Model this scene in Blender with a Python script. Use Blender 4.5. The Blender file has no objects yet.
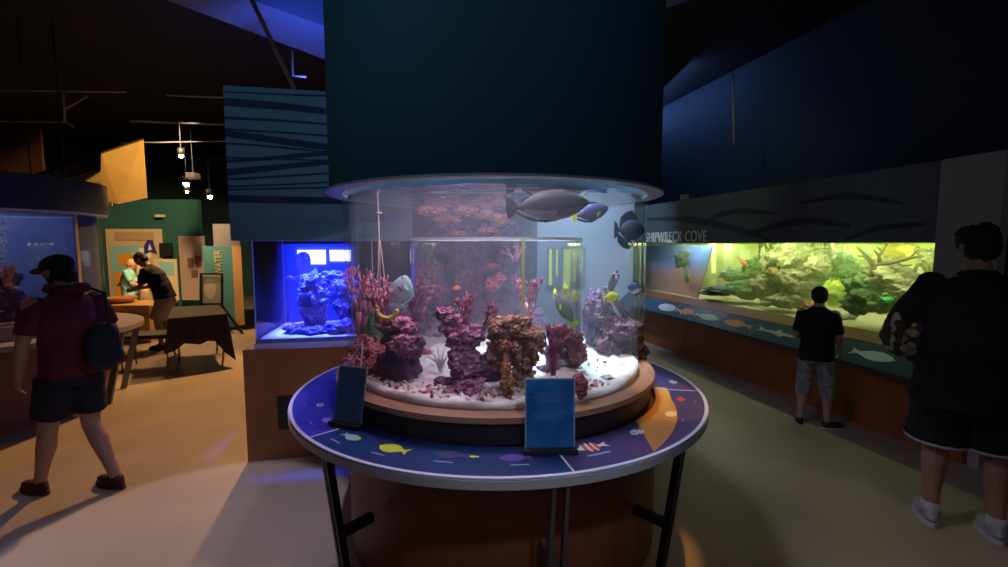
import bpy, bmesh, math, random
from mathutils import Vector, Matrix, noise, Euler
R = math.radians
PI = math.pi
sc = bpy.context.scene
COL = sc.collection
random.seed(4)

# ------------------------------------------------------------------ camera geometry
F = 460.0
PITCH = math.atan(39.5 / F)
CZ = 1.72
cp, sp = math.cos(PITCH), math.sin(PITCH)
def ray(px, py):
    x = (px - 504) / F; y = -(py - 283.5) / F
    return Vector((x, cp + y * sp, -sp + y * cp))
def at_z(px, py, z):
    r = ray(px, py); t = (z - CZ) / r.z
    return Vector((r.x * t, r.y * t, z))
def at_y(px, py, Y):
    r = ray(px, py); t = Y / r.y
    return Vector((r.x * t, Y, CZ + r.z * t))
WB = -0.235
def at_w(px, py, a):
    r = ray(px, py); t = a / (r.x - WB * r.y)
    return Vector((r.x * t, r.y * t, CZ + r.z * t))

# ------------------------------------------------------------------ materials
_m = {}
def mat(name, col, rough=.6, metal=0., emis=None, estr=0., col2=None, nscale=5., bump=0., bscale=30., spec=.5, contrast=(.4, .6), detail=4., coat=0.):
    if name in _m: return _m[name]
    m = bpy.data.materials.new(name); m.use_nodes = True
    nt = m.node_tree; b = nt.nodes['Principled BSDF']
    b.inputs['Base Color'].default_value = (*col, 1)
    b.inputs['Roughness'].default_value = rough
    b.inputs['Metallic'].default_value = metal
    b.inputs['Specular IOR Level'].default_value = spec
    b.inputs['Coat Weight'].default_value = coat
    if emis:
        b.inputs['Emission Color'].default_value = (*emis, 1)
        b.inputs['Emission Strength'].default_value = estr
    if col2 or bump:
        tc = nt.nodes.new('ShaderNodeTexCoord')
    if col2:
        n = nt.nodes.new('ShaderNodeTexNoise'); n.inputs['Scale'].default_value = nscale; n.inputs['Detail'].default_value = detail
        nt.links.new(tc.outputs['Object'], n.inputs['Vector'])
        cr = nt.nodes.new('ShaderNodeValToRGB')
        cr.color_ramp.elements[0].position = contrast[0]; cr.color_ramp.elements[1].position = contrast[1]
        cr.color_ramp.elements[0].color = (*col, 1); cr.color_ramp.elements[1].color = (*col2, 1)
        nt.links.new(n.outputs['Fac'], cr.inputs['Fac']); nt.links.new(cr.outputs['Color'], b.inputs['Base Color'])
    if bump:
        n2 = nt.nodes.new('ShaderNodeTexNoise'); n2.inputs['Scale'].default_value = bscale; n2.inputs['Detail'].default_value = 5
        nt.links.new(tc.outputs['Object'], n2.inputs['Vector'])
        bp = nt.nodes.new('ShaderNodeBump'); bp.inputs['Strength'].default_value = bump; bp.inputs['Distance'].default_value = .02
        nt.links.new(n2.outputs['Fac'], bp.inputs['Height']); nt.links.new(bp.outputs['Normal'], b.inputs['Normal'])
    _m[name] = m
    return m

def reef_mat(name, cols, scale=9., bump=1.0):
    """rock with patches of several encrusting colours"""
    if name in _m: return _m[name]
    m = bpy.data.materials.new(name); m.use_nodes = True
    nt = m.node_tree; b = nt.nodes['Principled BSDF']; b.inputs['Roughness'].default_value = .8
    tc = nt.nodes.new('ShaderNodeTexCoord')
    v = nt.nodes.new('ShaderNodeTexNoise'); v.inputs['Scale'].default_value = scale; v.inputs['Detail'].default_value = 6; v.inputs['Roughness'].default_value = .7
    nt.links.new(tc.outputs['Object'], v.inputs['Vector'])
    cr = nt.nodes.new('ShaderNodeValToRGB'); e = cr.color_ramp.elements
    n = len(cols)
    e[0].position = .3; e[0].color = (*cols[0], 1); e[1].position = .7; e[1].color = (*cols[-1], 1)
    for i in range(1, n - 1):
        k = e.new(.3 + .4 * i / (n - 1)); k.color = (*cols[i], 1)
    nt.links.new(v.outputs['Fac'], cr.inputs['Fac'])
    nt.links.new(cr.outputs['Color'], b.inputs['Base Color'])
    vo = nt.nodes.new('ShaderNodeTexVoronoi'); vo.inputs['Scale'].default_value = scale * 5
    nt.links.new(tc.outputs['Object'], vo.inputs['Vector'])
    bp = nt.nodes.new('ShaderNodeBump'); bp.inputs['Strength'].default_value = bump; bp.inputs['Distance'].default_value = .02
    nt.links.new(vo.outputs['Distance'], bp.inputs['Height']); nt.links.new(bp.outputs['Normal'], b.inputs['Normal'])
    _m[name] = m
    return m

def glass_mat(name, tint=(1, 1, 1), base=.02, edge=.45, power=4., rough=.02):
    m = bpy.data.materials.new(name); m.use_nodes = True
    nt = m.node_tree; nt.nodes.clear()
    out = nt.nodes.new('ShaderNodeOutputMaterial'); mix = nt.nodes.new('ShaderNodeMixShader')
    tr = nt.nodes.new('ShaderNodeBsdfTransparent'); tr.inputs[0].default_value = (*tint, 1)
    gl = nt.nodes.new('ShaderNodeBsdfGlossy'); gl.inputs['Roughness'].default_value = rough
    lw = nt.nodes.new('ShaderNodeLayerWeight'); lw.inputs['Blend'].default_value = .5
    pw = nt.nodes.new('ShaderNodeMath'); pw.operation = 'POWER'; pw.inputs[1].default_value = power
    ml = nt.nodes.new('ShaderNodeMath'); ml.operation = 'MULTIPLY_ADD'; ml.inputs[1].default_value = edge; ml.inputs[2].default_value = base
    nt.links.new(lw.outputs['Facing'], pw.inputs[0]); nt.links.new(pw.outputs[0], ml.inputs[0])
    nt.links.new(ml.outputs[0], mix.inputs[0]); nt.links.new(tr.outputs[0], mix.inputs[1]); nt.links.new(gl.outputs[0], mix.inputs[2])
    nt.links.new(mix.outputs[0], out.inputs['Surface'])
    return m

def water_mat(name, dens, col, absorb=None):
    m = bpy.data.materials.new(name); m.use_nodes = True
    nt = m.node_tree; nt.nodes.clear()
    out = nt.nodes.new('ShaderNodeOutputMaterial')
    tr = nt.nodes.new('ShaderNodeBsdfTransparent')
    vs = nt.nodes.new('ShaderNodeVolumeScatter'); vs.inputs['Color'].default_value = (*col, 1); vs.inputs['Density'].default_value = dens
    nt.links.new(tr.outputs[0], out.inputs['Surface']); nt.links.new(vs.outputs[0], out.inputs['Volume'])
    return m

# ------------------------------------------------------------------ mesh helpers
class MB:
    def __init__(s):
        s.bm = bmesh.new(); s.mi = 0
    def _mark(s, faces):
        for f in faces: f.material_index = s.mi
    def box(s, a, b, mtx=None, bev=0.):
        a = Vector(a); b = Vector(b); c = (a + b) / 2; d = b - a
        M = Matrix.Translation(c) @ Matrix.Diagonal((d.x, d.y, d.z, 1))
        if mtx: M = mtx @ M
        r = bmesh.ops.create_cube(s.bm, size=1, matrix=M)
        fs = list({f for v in r['verts'] for f in v.link_faces}); s._mark(fs)
        if bev:
            es = list({e for v in r['verts'] for e in v.link_edges})
            rr = bmesh.ops.bevel(s.bm, geom=es, offset=bev, segments=2, affect='EDGES', profile=.6)
            s._mark(rr['faces'])
        return s
    def ring(s, rings, closed=True, cap=True):
        """rings: list of lists of points, stitched"""
        vs = [[s.bm.verts.new(p) for p in r] for r in rings]
        n = len(rings[0]); fs = []
        for i in range(len(vs) - 1):
            for j in range(n if closed else n - 1):
                k = (j + 1) % n
                fs.append(s.bm.faces.new((vs[i][j], vs[i][k], vs[i + 1][k], vs[i + 1][j])))
        if cap:
            fs.append(s.bm.faces.new(list(reversed(vs[0])))); fs.append(s.bm.faces.new(vs[-1]))
        s._mark(fs)
        return s
    def tube(s, pts, rads, n=10, cap=True, flat=1.):
        pts = [Vector(p) for p in pts]
        if not isinstance(rads, (list, tuple)): rads = [rads] * len(pts)
        rings = []; prev = None
        for i, p in enumerate(pts):
            t = (pts[min(i + 1, len(pts) - 1)] - pts[max(i - 1, 0)]).normalized()
            if prev is None:
                prev = t.orthogonal().normalized()
            u = (prev - t * prev.dot(t))
            u = u.normalized() if u.length > 1e-6 else t.orthogonal().normalized()
            prev = u; v = t.cross(u)
            rings.append([p + rads[i] * (u * math.cos(2 * PI * k / n) + flat * v * math.sin(2 * PI * k / n)) for k in range(n)])
        return s.ring(rings, cap=cap)
    def bar(s, p, q, w, h=None):
        """rectangular bar between points"""
        p = Vector(p); q = Vector(q); h = h or w
        t = (q - p).normalized(); u = t.cross(Vector((0, 0, 1)))
        u = u.normalized() if u.length > 1e-4 else Vector((1, 0, 0))
        v = t.cross(u)
        o = [(-.5, -.5), (.5, -.5), (.5, .5), (-.5, .5)]
        return s.ring([[c + u * w * a + v * h * b for a, b in o] for c in (p, q)])
    def ell(s, c, r, seg=16, rot=None):
        M = Matrix.Translation(Vector(c)) @ (rot.to_4x4() if rot else Matrix.Identity(4)) @ Matrix.Diagonal((r[0], r[1], r[2], 1))
        rr = bmesh.ops.create_uvsphere(s.bm, u_segments=seg, v_segments=max(6, seg // 2 + 2), radius=1, matrix=M)
        s._mark({f for v in rr['verts'] for f in v.link_faces})
        return s
    def lathe(s, prof, n=64, c=(0, 0), a0=0., a1=2 * PI, close_prof=True):
        """closed profile of (r,z) revolved about a vertical axis"""
        full = abs(a1 - a0 - 2 * PI) < 1e-6
        m = n if full else n + 1
        vs = [[s.bm.verts.new((c[0] + r * math.cos(a0 + (a1 - a0) * i / n), c[1] + r * math.sin(a0 + (a1 - a0) * i / n), z)) for r, z in prof] for i in range(m)]
        L = len(prof); fs = []
        for i in range(n):
            j = (i + 1) % m
            for k in range(L if close_prof else L - 1):
                l = (k + 1) % L
                fs.append(s.bm.faces.new((vs[i][k], vs[j][k], vs[j][l], vs[i][l])))
        if not full and close_prof:
            fs.append(s.bm.faces.new(list(reversed(vs[0])))); fs.append(s.bm.faces.new(vs[-1]))
        s._mark(fs)
        return s
    def disc(s, r, z0, z1, n=64, c=(0, 0), r2=None):
        r2 = r if r2 is None else r2
        return s.ring([[(c[0] + q * math.cos(2 * PI * i / n), c[1] + q * math.sin(2 * PI * i / n), z) for i in range(n)] for q, z in ((r, z0), (r2, z1))])
    def prism(s, poly, fn, t0=0., t1=.002):
        """poly of 2D points; fn(u,v,t)->3D"""
        return s.ring([[fn(u, v, t) for u, v in poly] for t in (t0, t1)])
    def build(s, name, m, parent=None, smooth=False, loc=None):
        bm = s.bm
        bmesh.ops.recalc_face_normals(bm, faces=bm.faces)
        me = bpy.data.meshes.new(name); bm.to_mesh(me); bm.free()
        for k in (m if isinstance(m, (list, tuple)) else [m]): me.materials.append(k)
        if smooth:
            for p in me.polygons: p.use_smooth = True
        o = bpy.data.objects.new(name, me); COL.objects.link(o)
        if parent:
            o.parent = parent
            pm = Matrix.Identity(4); q = parent
            while q:
                pm = q.matrix_basis @ (q.matrix_parent_inverse if q.parent else Matrix.Identity(4)) @ Matrix.Identity(4) @ pm if False else q.matrix_basis @ pm
                q = q.parent
        if loc: o.location = loc
        return o

def tag(o, label=None, cat=None, group=None, kind=None):
    if label: o['label'] = label
    if cat: o['category'] = cat
    if group: o['group'] = group
    if kind: o['kind'] = kind
    return o
def empty(name, label, cat, loc=(0, 0, 0), rz=0., group=None):
    o = bpy.data.objects.new(name, None); COL.objects.link(o)
    o.empty_display_size = .1
    o.location = loc; o.rotation_euler = (0, 0, rz)
    return tag(o, label, cat, group)
def struct(name, mb, m, **k):
    return tag(mb.build(name, m, **k), kind='structure')
def autosmooth(o, ang=40):
    me = o.data
    for p in me.polygons: p.use_smooth = True
    me.set_sharp_from_angle(angle=R(ang))
    return o

def remesh(mb, name, m, parent, voxel, smooth=4, disp=0., dscale=.2, seed=0):
    o = mb.build(name, m, parent, smooth=True)
    mod = o.modifiers.new('r', 'REMESH'); mod.mode = 'VOXEL'; mod.voxel_size = voxel; mod.use_smooth_shade = True
    if smooth:
        k = o.modifiers.new('s', 'SMOOTH'); k.iterations = smooth; k.factor = .5
    dg = bpy.context.evaluated_depsgraph_get(); dg.update()
    me = bpy.data.meshes.new_from_object(o.evaluated_get(dg))
    o.modifiers.clear(); old = o.data; o.data = me; me.name = name
    bpy.data.meshes.remove(old)
    if not me.materials:
        for k in (m if isinstance(m, (list, tuple)) else [m]): me.materials.append(k)
    if disp:
        off = Vector((seed * 3.1, seed * 1.7, 0))
        for v in me.vertices:
            v.co += v.normal * disp * (noise.noise(v.co / dscale + off) + .5 * noise.noise(v.co / dscale * 2.3 + off))
    for p in me.polygons: p.use_smooth = True
    return o

# ------------------------------------------------------------------ shared materials
BLACK = mat('black_matt', (.010, .011, .014), .6)
BLACKMETAL = mat('black_metal', (.02, .02, .022), .35, .6)
GREYMETAL = mat('grey_metal', (.16, .16, .17), .4, .7)
WHITE = mat('white_print', (.75, .76, .8), .5)
WOOD = mat('red_brown_wood', (.22, .075, .028), .5, col2=(.16, .05, .02), nscale=3, bump=.05, bscale=60)
LAMINATE = mat('pale_laminate', (.38, .37, .40), .45)
GLASS = glass_mat('acrylic', (.985, .99, .99), .015, .5, 5)
FLOOR = mat('floor_concrete', (.33, .265, .205), .42, col2=(.39, .315, .245), nscale=.9, bump=.03, bscale=60, spec=.35)
CEIL = mat('ceiling_black', (.006, .0045, .009), .9)

# ------------------------------------------------------------------ SETTING
struct('floor', MB().box((-14, -4, -.1), (6.5, 16, 0)), FLOOR)
struct('ceiling', MB().box((-14, -4, 4.5), (7, 16, 4.6)), CEIL)
struct('wall_back', MB().box((-14, 15.0, 0), (4, 15.2, 4.5)), mat('back_wall_paint', (.035, .09, .085), .8))
struct('wall_left', MB().box((-12.2, -4, 0), (-12, 15, 4.5)), mat('left_wall_paint', (.05, .04, .05), .8))

def wpt(a, s, z):
    return Vector((a + WB * s, s, z))
def wslab(mb, a0, a1, s0, s1, z0, z1):
    q = []
    for z in (z0, z1):
        q.append([wpt(a0, s0, z), wpt(a1, s0, z), wpt(a1, s1, z), wpt(a0, s1, z)])
    return mb.ring(q)
# upper wall set back above the aquarium header
struct('wall_right', wslab(MB(), 5.5, 5.7, -3, 15, 2.41, 4.5), mat('right_wall_paint', (.012, .028, .045), .8))
tealwall = mat('teal_wall_paint', (.018, .095, .08), .8)
struct('trim_1', wslab(MB(), 4.50, 5.5, -3, 3.47, 0, 2.40), mat('dark_panelling', (.02, .022, .03), .8))

# ------------------------------------------------------------------ MAIN CYLINDER TANK
TC = (-.05, 2.89)
tank = empty('cylinder_aquarium', 'large round acrylic reef aquarium on a wooden drum in the middle of the room', 'aquarium', (TC[0], TC[1], 0))
C0 = (0, 0)
autosmooth(MB().lathe([(.90, .97), (.90, 2.02), (.875, 2.02), (.875, .97)], 96).build('acrylic_wall', GLASS, tank))
autosmooth(MB().lathe([(.53, 1.0), (.53, 1.745), (.515, 1.745), (.515, 1.0)], 72).build('inner_cylinder', glass_mat('acrylic_inner', (.985, .99, 1), .03, .75, 2.5), tank))
RIM = mat('polished_acrylic_rim', (.75, .82, .88), .2)
o = autosmooth(MB().lathe([(.534, 1.742), (.534, 1.756), (.511, 1.756), (.511, 1.742)], 72).build('inner_rim', RIM, tank))
tag(o, 'bright polished rim of the inner cylinder')
drum = mat('drum_wood', (.21, .060, .026), .45, col2=(.16, .045, .02), nscale=4)
autosmooth(MB().disc(.94, 0, .80, 96, c=(.04, 0)).build('drum_base', drum, tank))
autosmooth(MB().disc(.945, .842, .945, 96).build('plinth', mat('plinth_black', (.015, .010, .012), .5), tank))
autosmooth(MB().disc(.965, .945, .972, 96).build('base_plate', mat('base_plate_wood', (.30, .155, .10), .45), tank))
HOODM = mat('hood_navy', (.016, .048, .068), .75, spec=.2)
h_ = autosmooth(MB().lathe([(.968, 2.01), (.968, 4.49), (.93, 4.49), (.93, 2.01)], 128).build('hood', HOODM, tank))
autosmooth(MB().lathe([(.985, 1.998), (.985, 2.009), (.90, 2.009), (.90, 1.998)], 96).build('hood_flange', mat('flange_grey', (.24, .25, .30), .4), tank))
# sand
def sand(r, z, amp, n=64, rings=26, seed=1, c=(0, 0), bottom=.0):
    mb = MB(); rr = []
    for i in range(rings):
        q = r * (1 - i / rings) if i else r
        rr.append([(c[0] + q * math.cos(2 * PI * j / n), c[1] + q * math.sin(2 * PI * j / n),
                    z + amp * noise.noise(Vector((q * math.cos(2 * PI * j / n) * 4 + seed, q * math.sin(2 * PI * j / n) * 4, seed)))
                    + amp * .35 * noise.noise(Vector((q * math.cos(2 * PI * j / n) * 19, q * math.sin(2 * PI * j / n) * 19, seed)))) for j in range(n)])
    rr = [[(x, y, bottom) for x, y, _ in rr[0]]] + rr
    mb.ring(rr)
    return mb
SAND = mat('coral_sand', (.78, .74, .72), .9, col2=(.55, .40, .42), nscale=7, bump=.6, bscale=160, contrast=(.45, .75))
o = sand(.872, 1.01, .03, bottom=.973).build('sand_bed', SAND, smooth=True, loc=(TC[0], TC[1], 0))
tag(o, 'white coral sand covering the floor of the round aquarium', 'sand', kind='stuff')
# water body (haze) and rippled surface
W = water_mat('tank_water', .16, (.74, .82, 1.0))
o = MB().disc(.873, .975, 1.972, 96).build('tank_water', W, loc=(TC[0], TC[1], 0))
tag(o, 'slightly hazy water filling the round aquarium', 'water', kind='stuff')
def ripples(r, z, amp, n=96, rings=50):
    rr = []
    for i in range(rings):
        q = r * (1 - i / rings)
        row = []
        for j in range(n):
            x, y = q * math.cos(2 * PI * j / n), q * math.sin(2 * PI * j / n)
            row.append((x, y, z + amp * (noise.noise(Vector((x * 7, y * 7, 0))) + .5 * noise.noise(Vector((x * 19, y * 19, 3))))))
        rr.append(row)
    return MB().ring(rr, cap=False)
o = ripples(.872, 1.980, .008).build('water_surface', glass_mat('water_surface', (.93, .96, 1), .30, .60, 1.2, .06), smooth=True, loc=(TC[0], TC[1], 0))
tag(o, 'rippled reflective water surface at the top of the round aquarium', 'water', kind='stuff')

# ------------------------------------------------------------------ RING TABLE
TT = .84
TB = (-.03, 2.89)
table = empty('ring_table', 'round blue graphic ring table encircling the wooden drum', 'table', (TB[0], TB[1], 0))
autosmooth(MB().lathe([(.95, .80), (.95, .836), (1.222, .836), (1.232, .83), (1.232, .795), (1.222, .787), (1.16, .787), (1.16, .80)], 128).build('table_ring', LAMINATE, table), 50)
EDGE = mat('pale_edge_strip', (.55, .58, .80), .4)
MB().lathe([(1.211, .836), (1.228, .836), (1.228, .8405), (1.211, .8405)], 128).build('edge_strip', EDGE, table)
def tang(px, py):
    p = at_z(px, py, TT); return math.atan2(p.y - TB[1], p.x - TB[0])
PAN = [mat('panel_blue_violet', (.03, .045, .36), .35, col2=(.05, .04, .46), nscale=2),
       mat('panel_navy', (.013, .042, .17), .35, col2=(.016, .028, .12), nscale=3),
       mat('panel_deep_purple', (.04, .04, .16), .35, col2=(.09, .05, .15), nscale=3)]
aL = tang(328, 432); aC = tang(566, 462); aR = tang(678, 390)
if aR < 0 and aR < aC: aR += 2 * PI
bounds = [(aL - 1.75, aL, 0, 'deep blue violet panel'), (aL, aC, 1, 'navy panel'), (aC, aR, 2, 'dark purple panel'), (aR, aR + 1.45, 2, 'dark purple panel')]
panels = []
for a0, a1, k, lab in bounds:
    g = .006
    panels.append(MB().lathe([(.952, .837), (1.209, .837), (1.209, .840), (.952, .840)], 40, a0=a0 + g, a1=a1 - g).build('graphic_panel', PAN[k], table))
for a in (aL, aC, aR, aL - 1.75):
    d = Vector((math.cos(a), math.sin(a), 0)); n = Vector((-d.y, d.x, 0))
    MB().ring([[d * r + n * w + Vector((0, 0, z)) for w, z in ((-.0045, .8365), (.0045, .8365), (.0045, .841), (-.0045, .841))] for r in (.955, 1.222)]).build('divider_strip', EDGE, table)
FISHP = [(-1, 0), (-.75, .28), (-.35, .46), (.1, .42), (.5, .16), (.62, .10), (.95, .36), (.86, 0), (.95, -.36), (.62, -.10), (.5, -.16), (.1, -.42), (-.35, -.46), (-.75, -.28)]
SPIKY = [(-1, 0), (-.7, .25), (-.5, .62), (-.4, .3), (-.15, .75), (-.05, .33), (.2, .7), (.3, .25), (.6, .12), (1, .4), (.85, 0), (1, -.4), (.6, -.12), (.3, -.3), (.1, -.7), (0, -.3), (-.3, -.62), (-.4, -.3), (-.8, -.2)]
ROUND = [(math.cos(t * PI / 8), .62 * math.sin(t * PI / 8)) for t in range(16)]
def tprint(px, py, L, m, shape=FISHP, turn=0., parent=None, label=None, name='fish_print', asp=1., h=.0012):
    p = at_z(px, py, TT); v = Vector((p.x - TB[0], p.y - TB[1]))
    L = L * (.60 if name == 'fish_print' else .62)
    a = math.atan2(v.y, v.x) + PI / 2 + turn
    u = Vector((math.cos(a), math.sin(a))); w = Vector((-u.y, u.x))
    A = math.atan2(v.y, v.x)
    k = 1
    for i, (b0, b1, _, _) in enumerate(bounds):
        for q in (A, A + 2 * PI, A - 2 * PI):
            if b0 <= q <= b1: k = i
    fn = lambda x, y, t: Vector((v.x + L * (u.x * x + w.x * y * asp), v.y + L * (u.y * x + w.y * y * asp), TT + t + .0002))
    o = MB().prism(shape, fn, 0, h).build(name, m, panels[k])
    if label: o['label'] = label
    return o
P = lambda n, c: mat(n, c, .3)
PW, PY, PC, PV, PR, PD = P('ink_pale', (.5, .55, .7)), P('ink_yellow', (.55, .65, .05)), P('ink_cyan', (.3, .55, .65)), P('ink_violet', (.10, .06, .32)), P('ink_red', (.6, .06, .06)), P('ink_dim', (.06, .06, .15))
tprint(320, 405, .05, PW, ROUND, label='pale round fish print')
tprint(320, 405, .022, PD, FISHP, h=.0018, name='print_marking')
tprint(328, 421, .085, P('ink_lilac', (.30, .30, .55)), label='lilac fish print')
tprint(351, 437, .10, PC, FISHP, turn=PI, label='pale blue fish print with yellow tail')
tprint(358, 438, .035, PY, FISHP, turn=PI, h=.0018, name='print_marking')
tprint(394, 449, .13, PY, FISHP, turn=.0, label='yellow fish print', asp=1.1)
tprint(452, 455, .13, PD, FISHP, label='dark blue fish print')
tprint(474, 457, .035, PY, FISHP, name='print_marking', h=.0018)
tprint(516, 458, .12, PV, FISHP, label='violet fish print')
tprint(592, 447, .13, P('ink_cream', (.7, .6, .55)), SPIKY, label='red and white striped fish print', asp=.8)
for dx in (-8, -2, 4): tprint(592 + dx, 447 - dx * .12, .05, PR, [(-.25, -1), (.25, -1), (.45, 1), (-.05, 1)], name='print_marking', h=.0018, asp=.9)
tprint(637, 432, .07, P('ink_grey', (.45, .48, .5)), ROUND, label='speckled round fish print')
for dx, dy in ((-3, 1), (2, 2), (0, -2), (4, -2)): tprint(637 + dx, 432 + dy, .013, PD, ROUND, name='print_marking', h=.0018)
tprint(671, 414, .075, P('ink_tan', (.75, .62, .35)), ROUND, label='tan fish print')
tprint(681, 399, .075, PR, SPIKY, label='red fish print')
tprint(673, 382, .07, PW, SPIKY, label='pale striped fish print')
for (x, y, L) in ((305, 405, .035), (311, 423, .05), (335, 441, .06), (378, 454, .055), (443, 462, .065), (520, 465, .06), (599, 454, .09), (683, 420, .04), (695, 402, .045), (690, 385, .045)):
    tprint(x, y, L, P('ink_caption', (.30, .33, .55)), [(-1, -.09), (1, -.09), (1, .09), (-1, .09)], name='caption_line')
b0_, b1_, bo_ = tang(640, 422), tang(676, 388), tang(643, 447)  # orange patch painting warm light onto the table panel
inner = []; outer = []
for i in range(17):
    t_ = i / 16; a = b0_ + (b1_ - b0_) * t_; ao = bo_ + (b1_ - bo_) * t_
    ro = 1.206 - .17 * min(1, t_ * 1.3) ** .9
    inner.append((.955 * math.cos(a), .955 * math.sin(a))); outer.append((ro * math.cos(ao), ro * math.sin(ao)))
tag(MB().prism(inner + outer[::-1], lambda x, y, d: Vector((x, y, TT + .0001 + d)), 0, .0006).build('warm_light_patch', mat('warm_light_orange', (.62, .30, .07), .3, col2=(.45, .20, .06), nscale=3), panels[2]), 'orange area painted on the purple panel for the warm light there')
# legs
def tleg(a, dark):
    d = Vector((math.cos(a), math.sin(a), 0)); n = Vector((-d.y, d.x, 0))
    m = dark
    for k in (-1, 1):
        off = n * (.028 if m is GREYMETAL else .013) * k
        lg = MB().bar(d * 1.20 + off + Vector((0, 0, .80)), d * 1.10 + off * 1.2 + Vector((0, 0, 0)), .016, .034).build('leg', m, table)
    MB().bar(d * 1.16 + Vector((0, 0, .775)), d * .945 + Vector((0, 0, .775)), .08, .03).build('top_bracket', m, table)
    MB().bar(d * 1.15 + Vector((0, 0, .40)), d * .975 + Vector((0, 0, .40)), .035, .04).build('brace', m, table)
a1_ = tang(320, 447); a2_ = tang(565, 478); a3_ = tang(690, 440)
for a in (a1_, a2_, a3_, a1_ - 1.35, a3_ + 1.5): tleg(a, BLACKMETAL if a != a2_ else GREYMETAL)

# ------------------------------------------------------------------ PLACARDS
def placard(p0, p1, htop, lean, label, cloudy, cord=False):
    """p0,p1 = foot corners on the table, htop height, lean back"""
    p0 = Vector(p0); p1 = Vector(p1); c = (p0 + p1) / 2; u = (p1 - p0).normalized(); w = (p1 - p0).length
    b = Vector((-u.y, u.x, 0))
    t = empty('information_placard', label, 'sign', (c.x, c.y, TT + .0005), math.atan2(u.y, u.x))
    fn = lambda x, z, d: Vector((x, z * math.sin(lean) + d * math.cos(lean), z * math.cos(lean) + .012 - d * math.sin(lean)))
    q = lambda x0, x1, z0, z1: [(x0, z0), (x1, z0), (x1, z1), (x0, z1)]
    MB().box((-w * .54, -.03, 0), (w * .54, .022, .022), bev=.004).build('foot', BLACK, t)
    MB().prism(q(-w / 2, w / 2, 0, htop), fn, .001, .007).build('backing_board', mat('placard_grey', (.28, .30, .36), .4), t)
    s = .006
    f_ = MB().prism(q(-w / 2 + s, w / 2 - s, s, htop - s), fn, -.001, .0012).build('blue_face', cloudy, t)
    mb = MB()
    for i, z in enumerate([.93, .80, .77, .74, .71, .68, .52, .49, .46, .43]):
        ww = w * (.16 if i == 0 else .38 - .05 * (i % 3))
        mb.prism(q(-ww, ww, htop * z, htop * z + .0035), fn, -.0018, -.0009)
    mb.build('text_lines', mat('placard_text', (.06, .15, .34), .4), f_)
    if cord:
        mb = MB()
        top = Vector((.02, htop * math.sin(lean) + .05, htop + .13))
        for x in (-w * .25, w * .25):
            mb.tube([fn(x, htop, .004), fn(x, htop, .004).lerp(top, .5) + Vector((0, .005, 0)), top], .0022, 6)
        mb.build('hanging_cord', mat('cord_pale', (.5, .5, .6), .6), t)
    return t
pb = mat('placard_blue', (.016, .13, .38), .35, col2=(.012, .08, .24), nscale=9)
placard(at_z(525, 453, TT), at_z(575, 452, TT), .305, R(2.5), 'upright blue information placard on the front of the ring table', pb)
placard(at_z(333, 424, TT), at_z(361, 429, TT), .275, R(12), 'small grey-blue placard at the left end of the ring table, seen at an angle', mat('placard_dull_blue', (.08, .17, .30), .4, col2=(.06, .12, .20), nscale=12), cord=True)

# ------------------------------------------------------------------ ROCKS AND CORALS
def rock_mb(mb, c, r, seed, amp=.28, sub=4, fr=2.2):
    b2 = bmesh.new(); bmesh.ops.create_icosphere(b2, subdivisions=sub, radius=1)
    off = Vector((seed * 7.3, seed * 2.9, seed * 5.1)); c = Vector(c)
    me = {}
    for v in b2.verts:
        n = v.co.normalized()
        d = 1 + amp * noise.noise(n * fr + off) * 1.6 + amp * .7 * noise.noise(n * fr * 3 + off) + amp * .4 * noise.noise(n * fr * 8 + off)
        me[v] = mb.bm.verts.new(Vector((n.x * r[0], n.y * r[1], n.z * r[2])) * d + c)
    for f in b2.faces:
        nf = mb.bm.faces.new([me[v] for v in f.verts]); nf.material_index = mb.mi
    b2.free()
    return mb
RK = dict(
    purple=reef_mat('reef_purple', [(.10, .025, .07), (.36, .10, .20), (.55, .22, .36), (.22, .05, .11), (.7, .36, .42)], 10),
    brown=reef_mat('reef_brown', [(.09, .035, .035), (.34, .14, .12), (.55, .28, .20), (.2, .07, .08)], 11),
    orange=reef_mat('reef_orange', [(.13, .04, .03), (.45, .17, .08), (.60, .28, .16), (.2, .06, .06)], 12),
    dark=reef_mat('reef_dark', [(.03, .015, .045), (.09, .035, .10), (.16, .05, .11), (.04, .06, .05)], 6),
    green=reef_mat('reef_green', [(.02, .05, .03), (.05, .13, .05), (.12, .2, .12)], 8),
    maroon=reef_mat('reef_maroon', [(.16, .035, .05), (.36, .09, .12), (.46, .16, .17)], 14),
)
def thing_mesh(name, mb, m, label, cat, group=None, smooth=True):
    """single-mesh thing, origin moved to its base centre"""
    bm = mb.bm
    xs = [v.co for v in bm.verts]
    c = Vector(((min(v.x for v in xs) + max(v.x for v in xs)) / 2, (min(v.y for v in xs) + max(v.y for v in xs)) / 2, min(v.z for v in xs)))
    for v in bm.verts: v.co -= c
    o = mb.build(name, m, smooth=smooth); o.location = c
    return tag(o, label, cat, group)
def branch(mb, p, d, L, r, depth, rnd, spread=.6, up=.25, ratio=.72, nsub=2):
    p = Vector(p); d = Vector(d).normalized()
    mid = p + d * L * .5 + Vector([rnd.uniform(-1, 1) * L * .08 for _ in range(3)])
    e = p + d * L
    mb.tube([p, mid, e], [r, r * .85, r * .7], 7)
    if depth == 0:
        mb.ell(e, (r * .8,) * 3, 6); return
    for i in range(nsub + (rnd.random() < .3)):
        nd = d + Vector([rnd.uniform(-1, 1) * spread for _ in range(3)]) + Vector((0, 0, up))
        branch(mb, e, nd, L * ratio * rnd.uniform(.8, 1.15), r * .72, depth - 1, rnd, spread, up, ratio, nsub)
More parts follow.
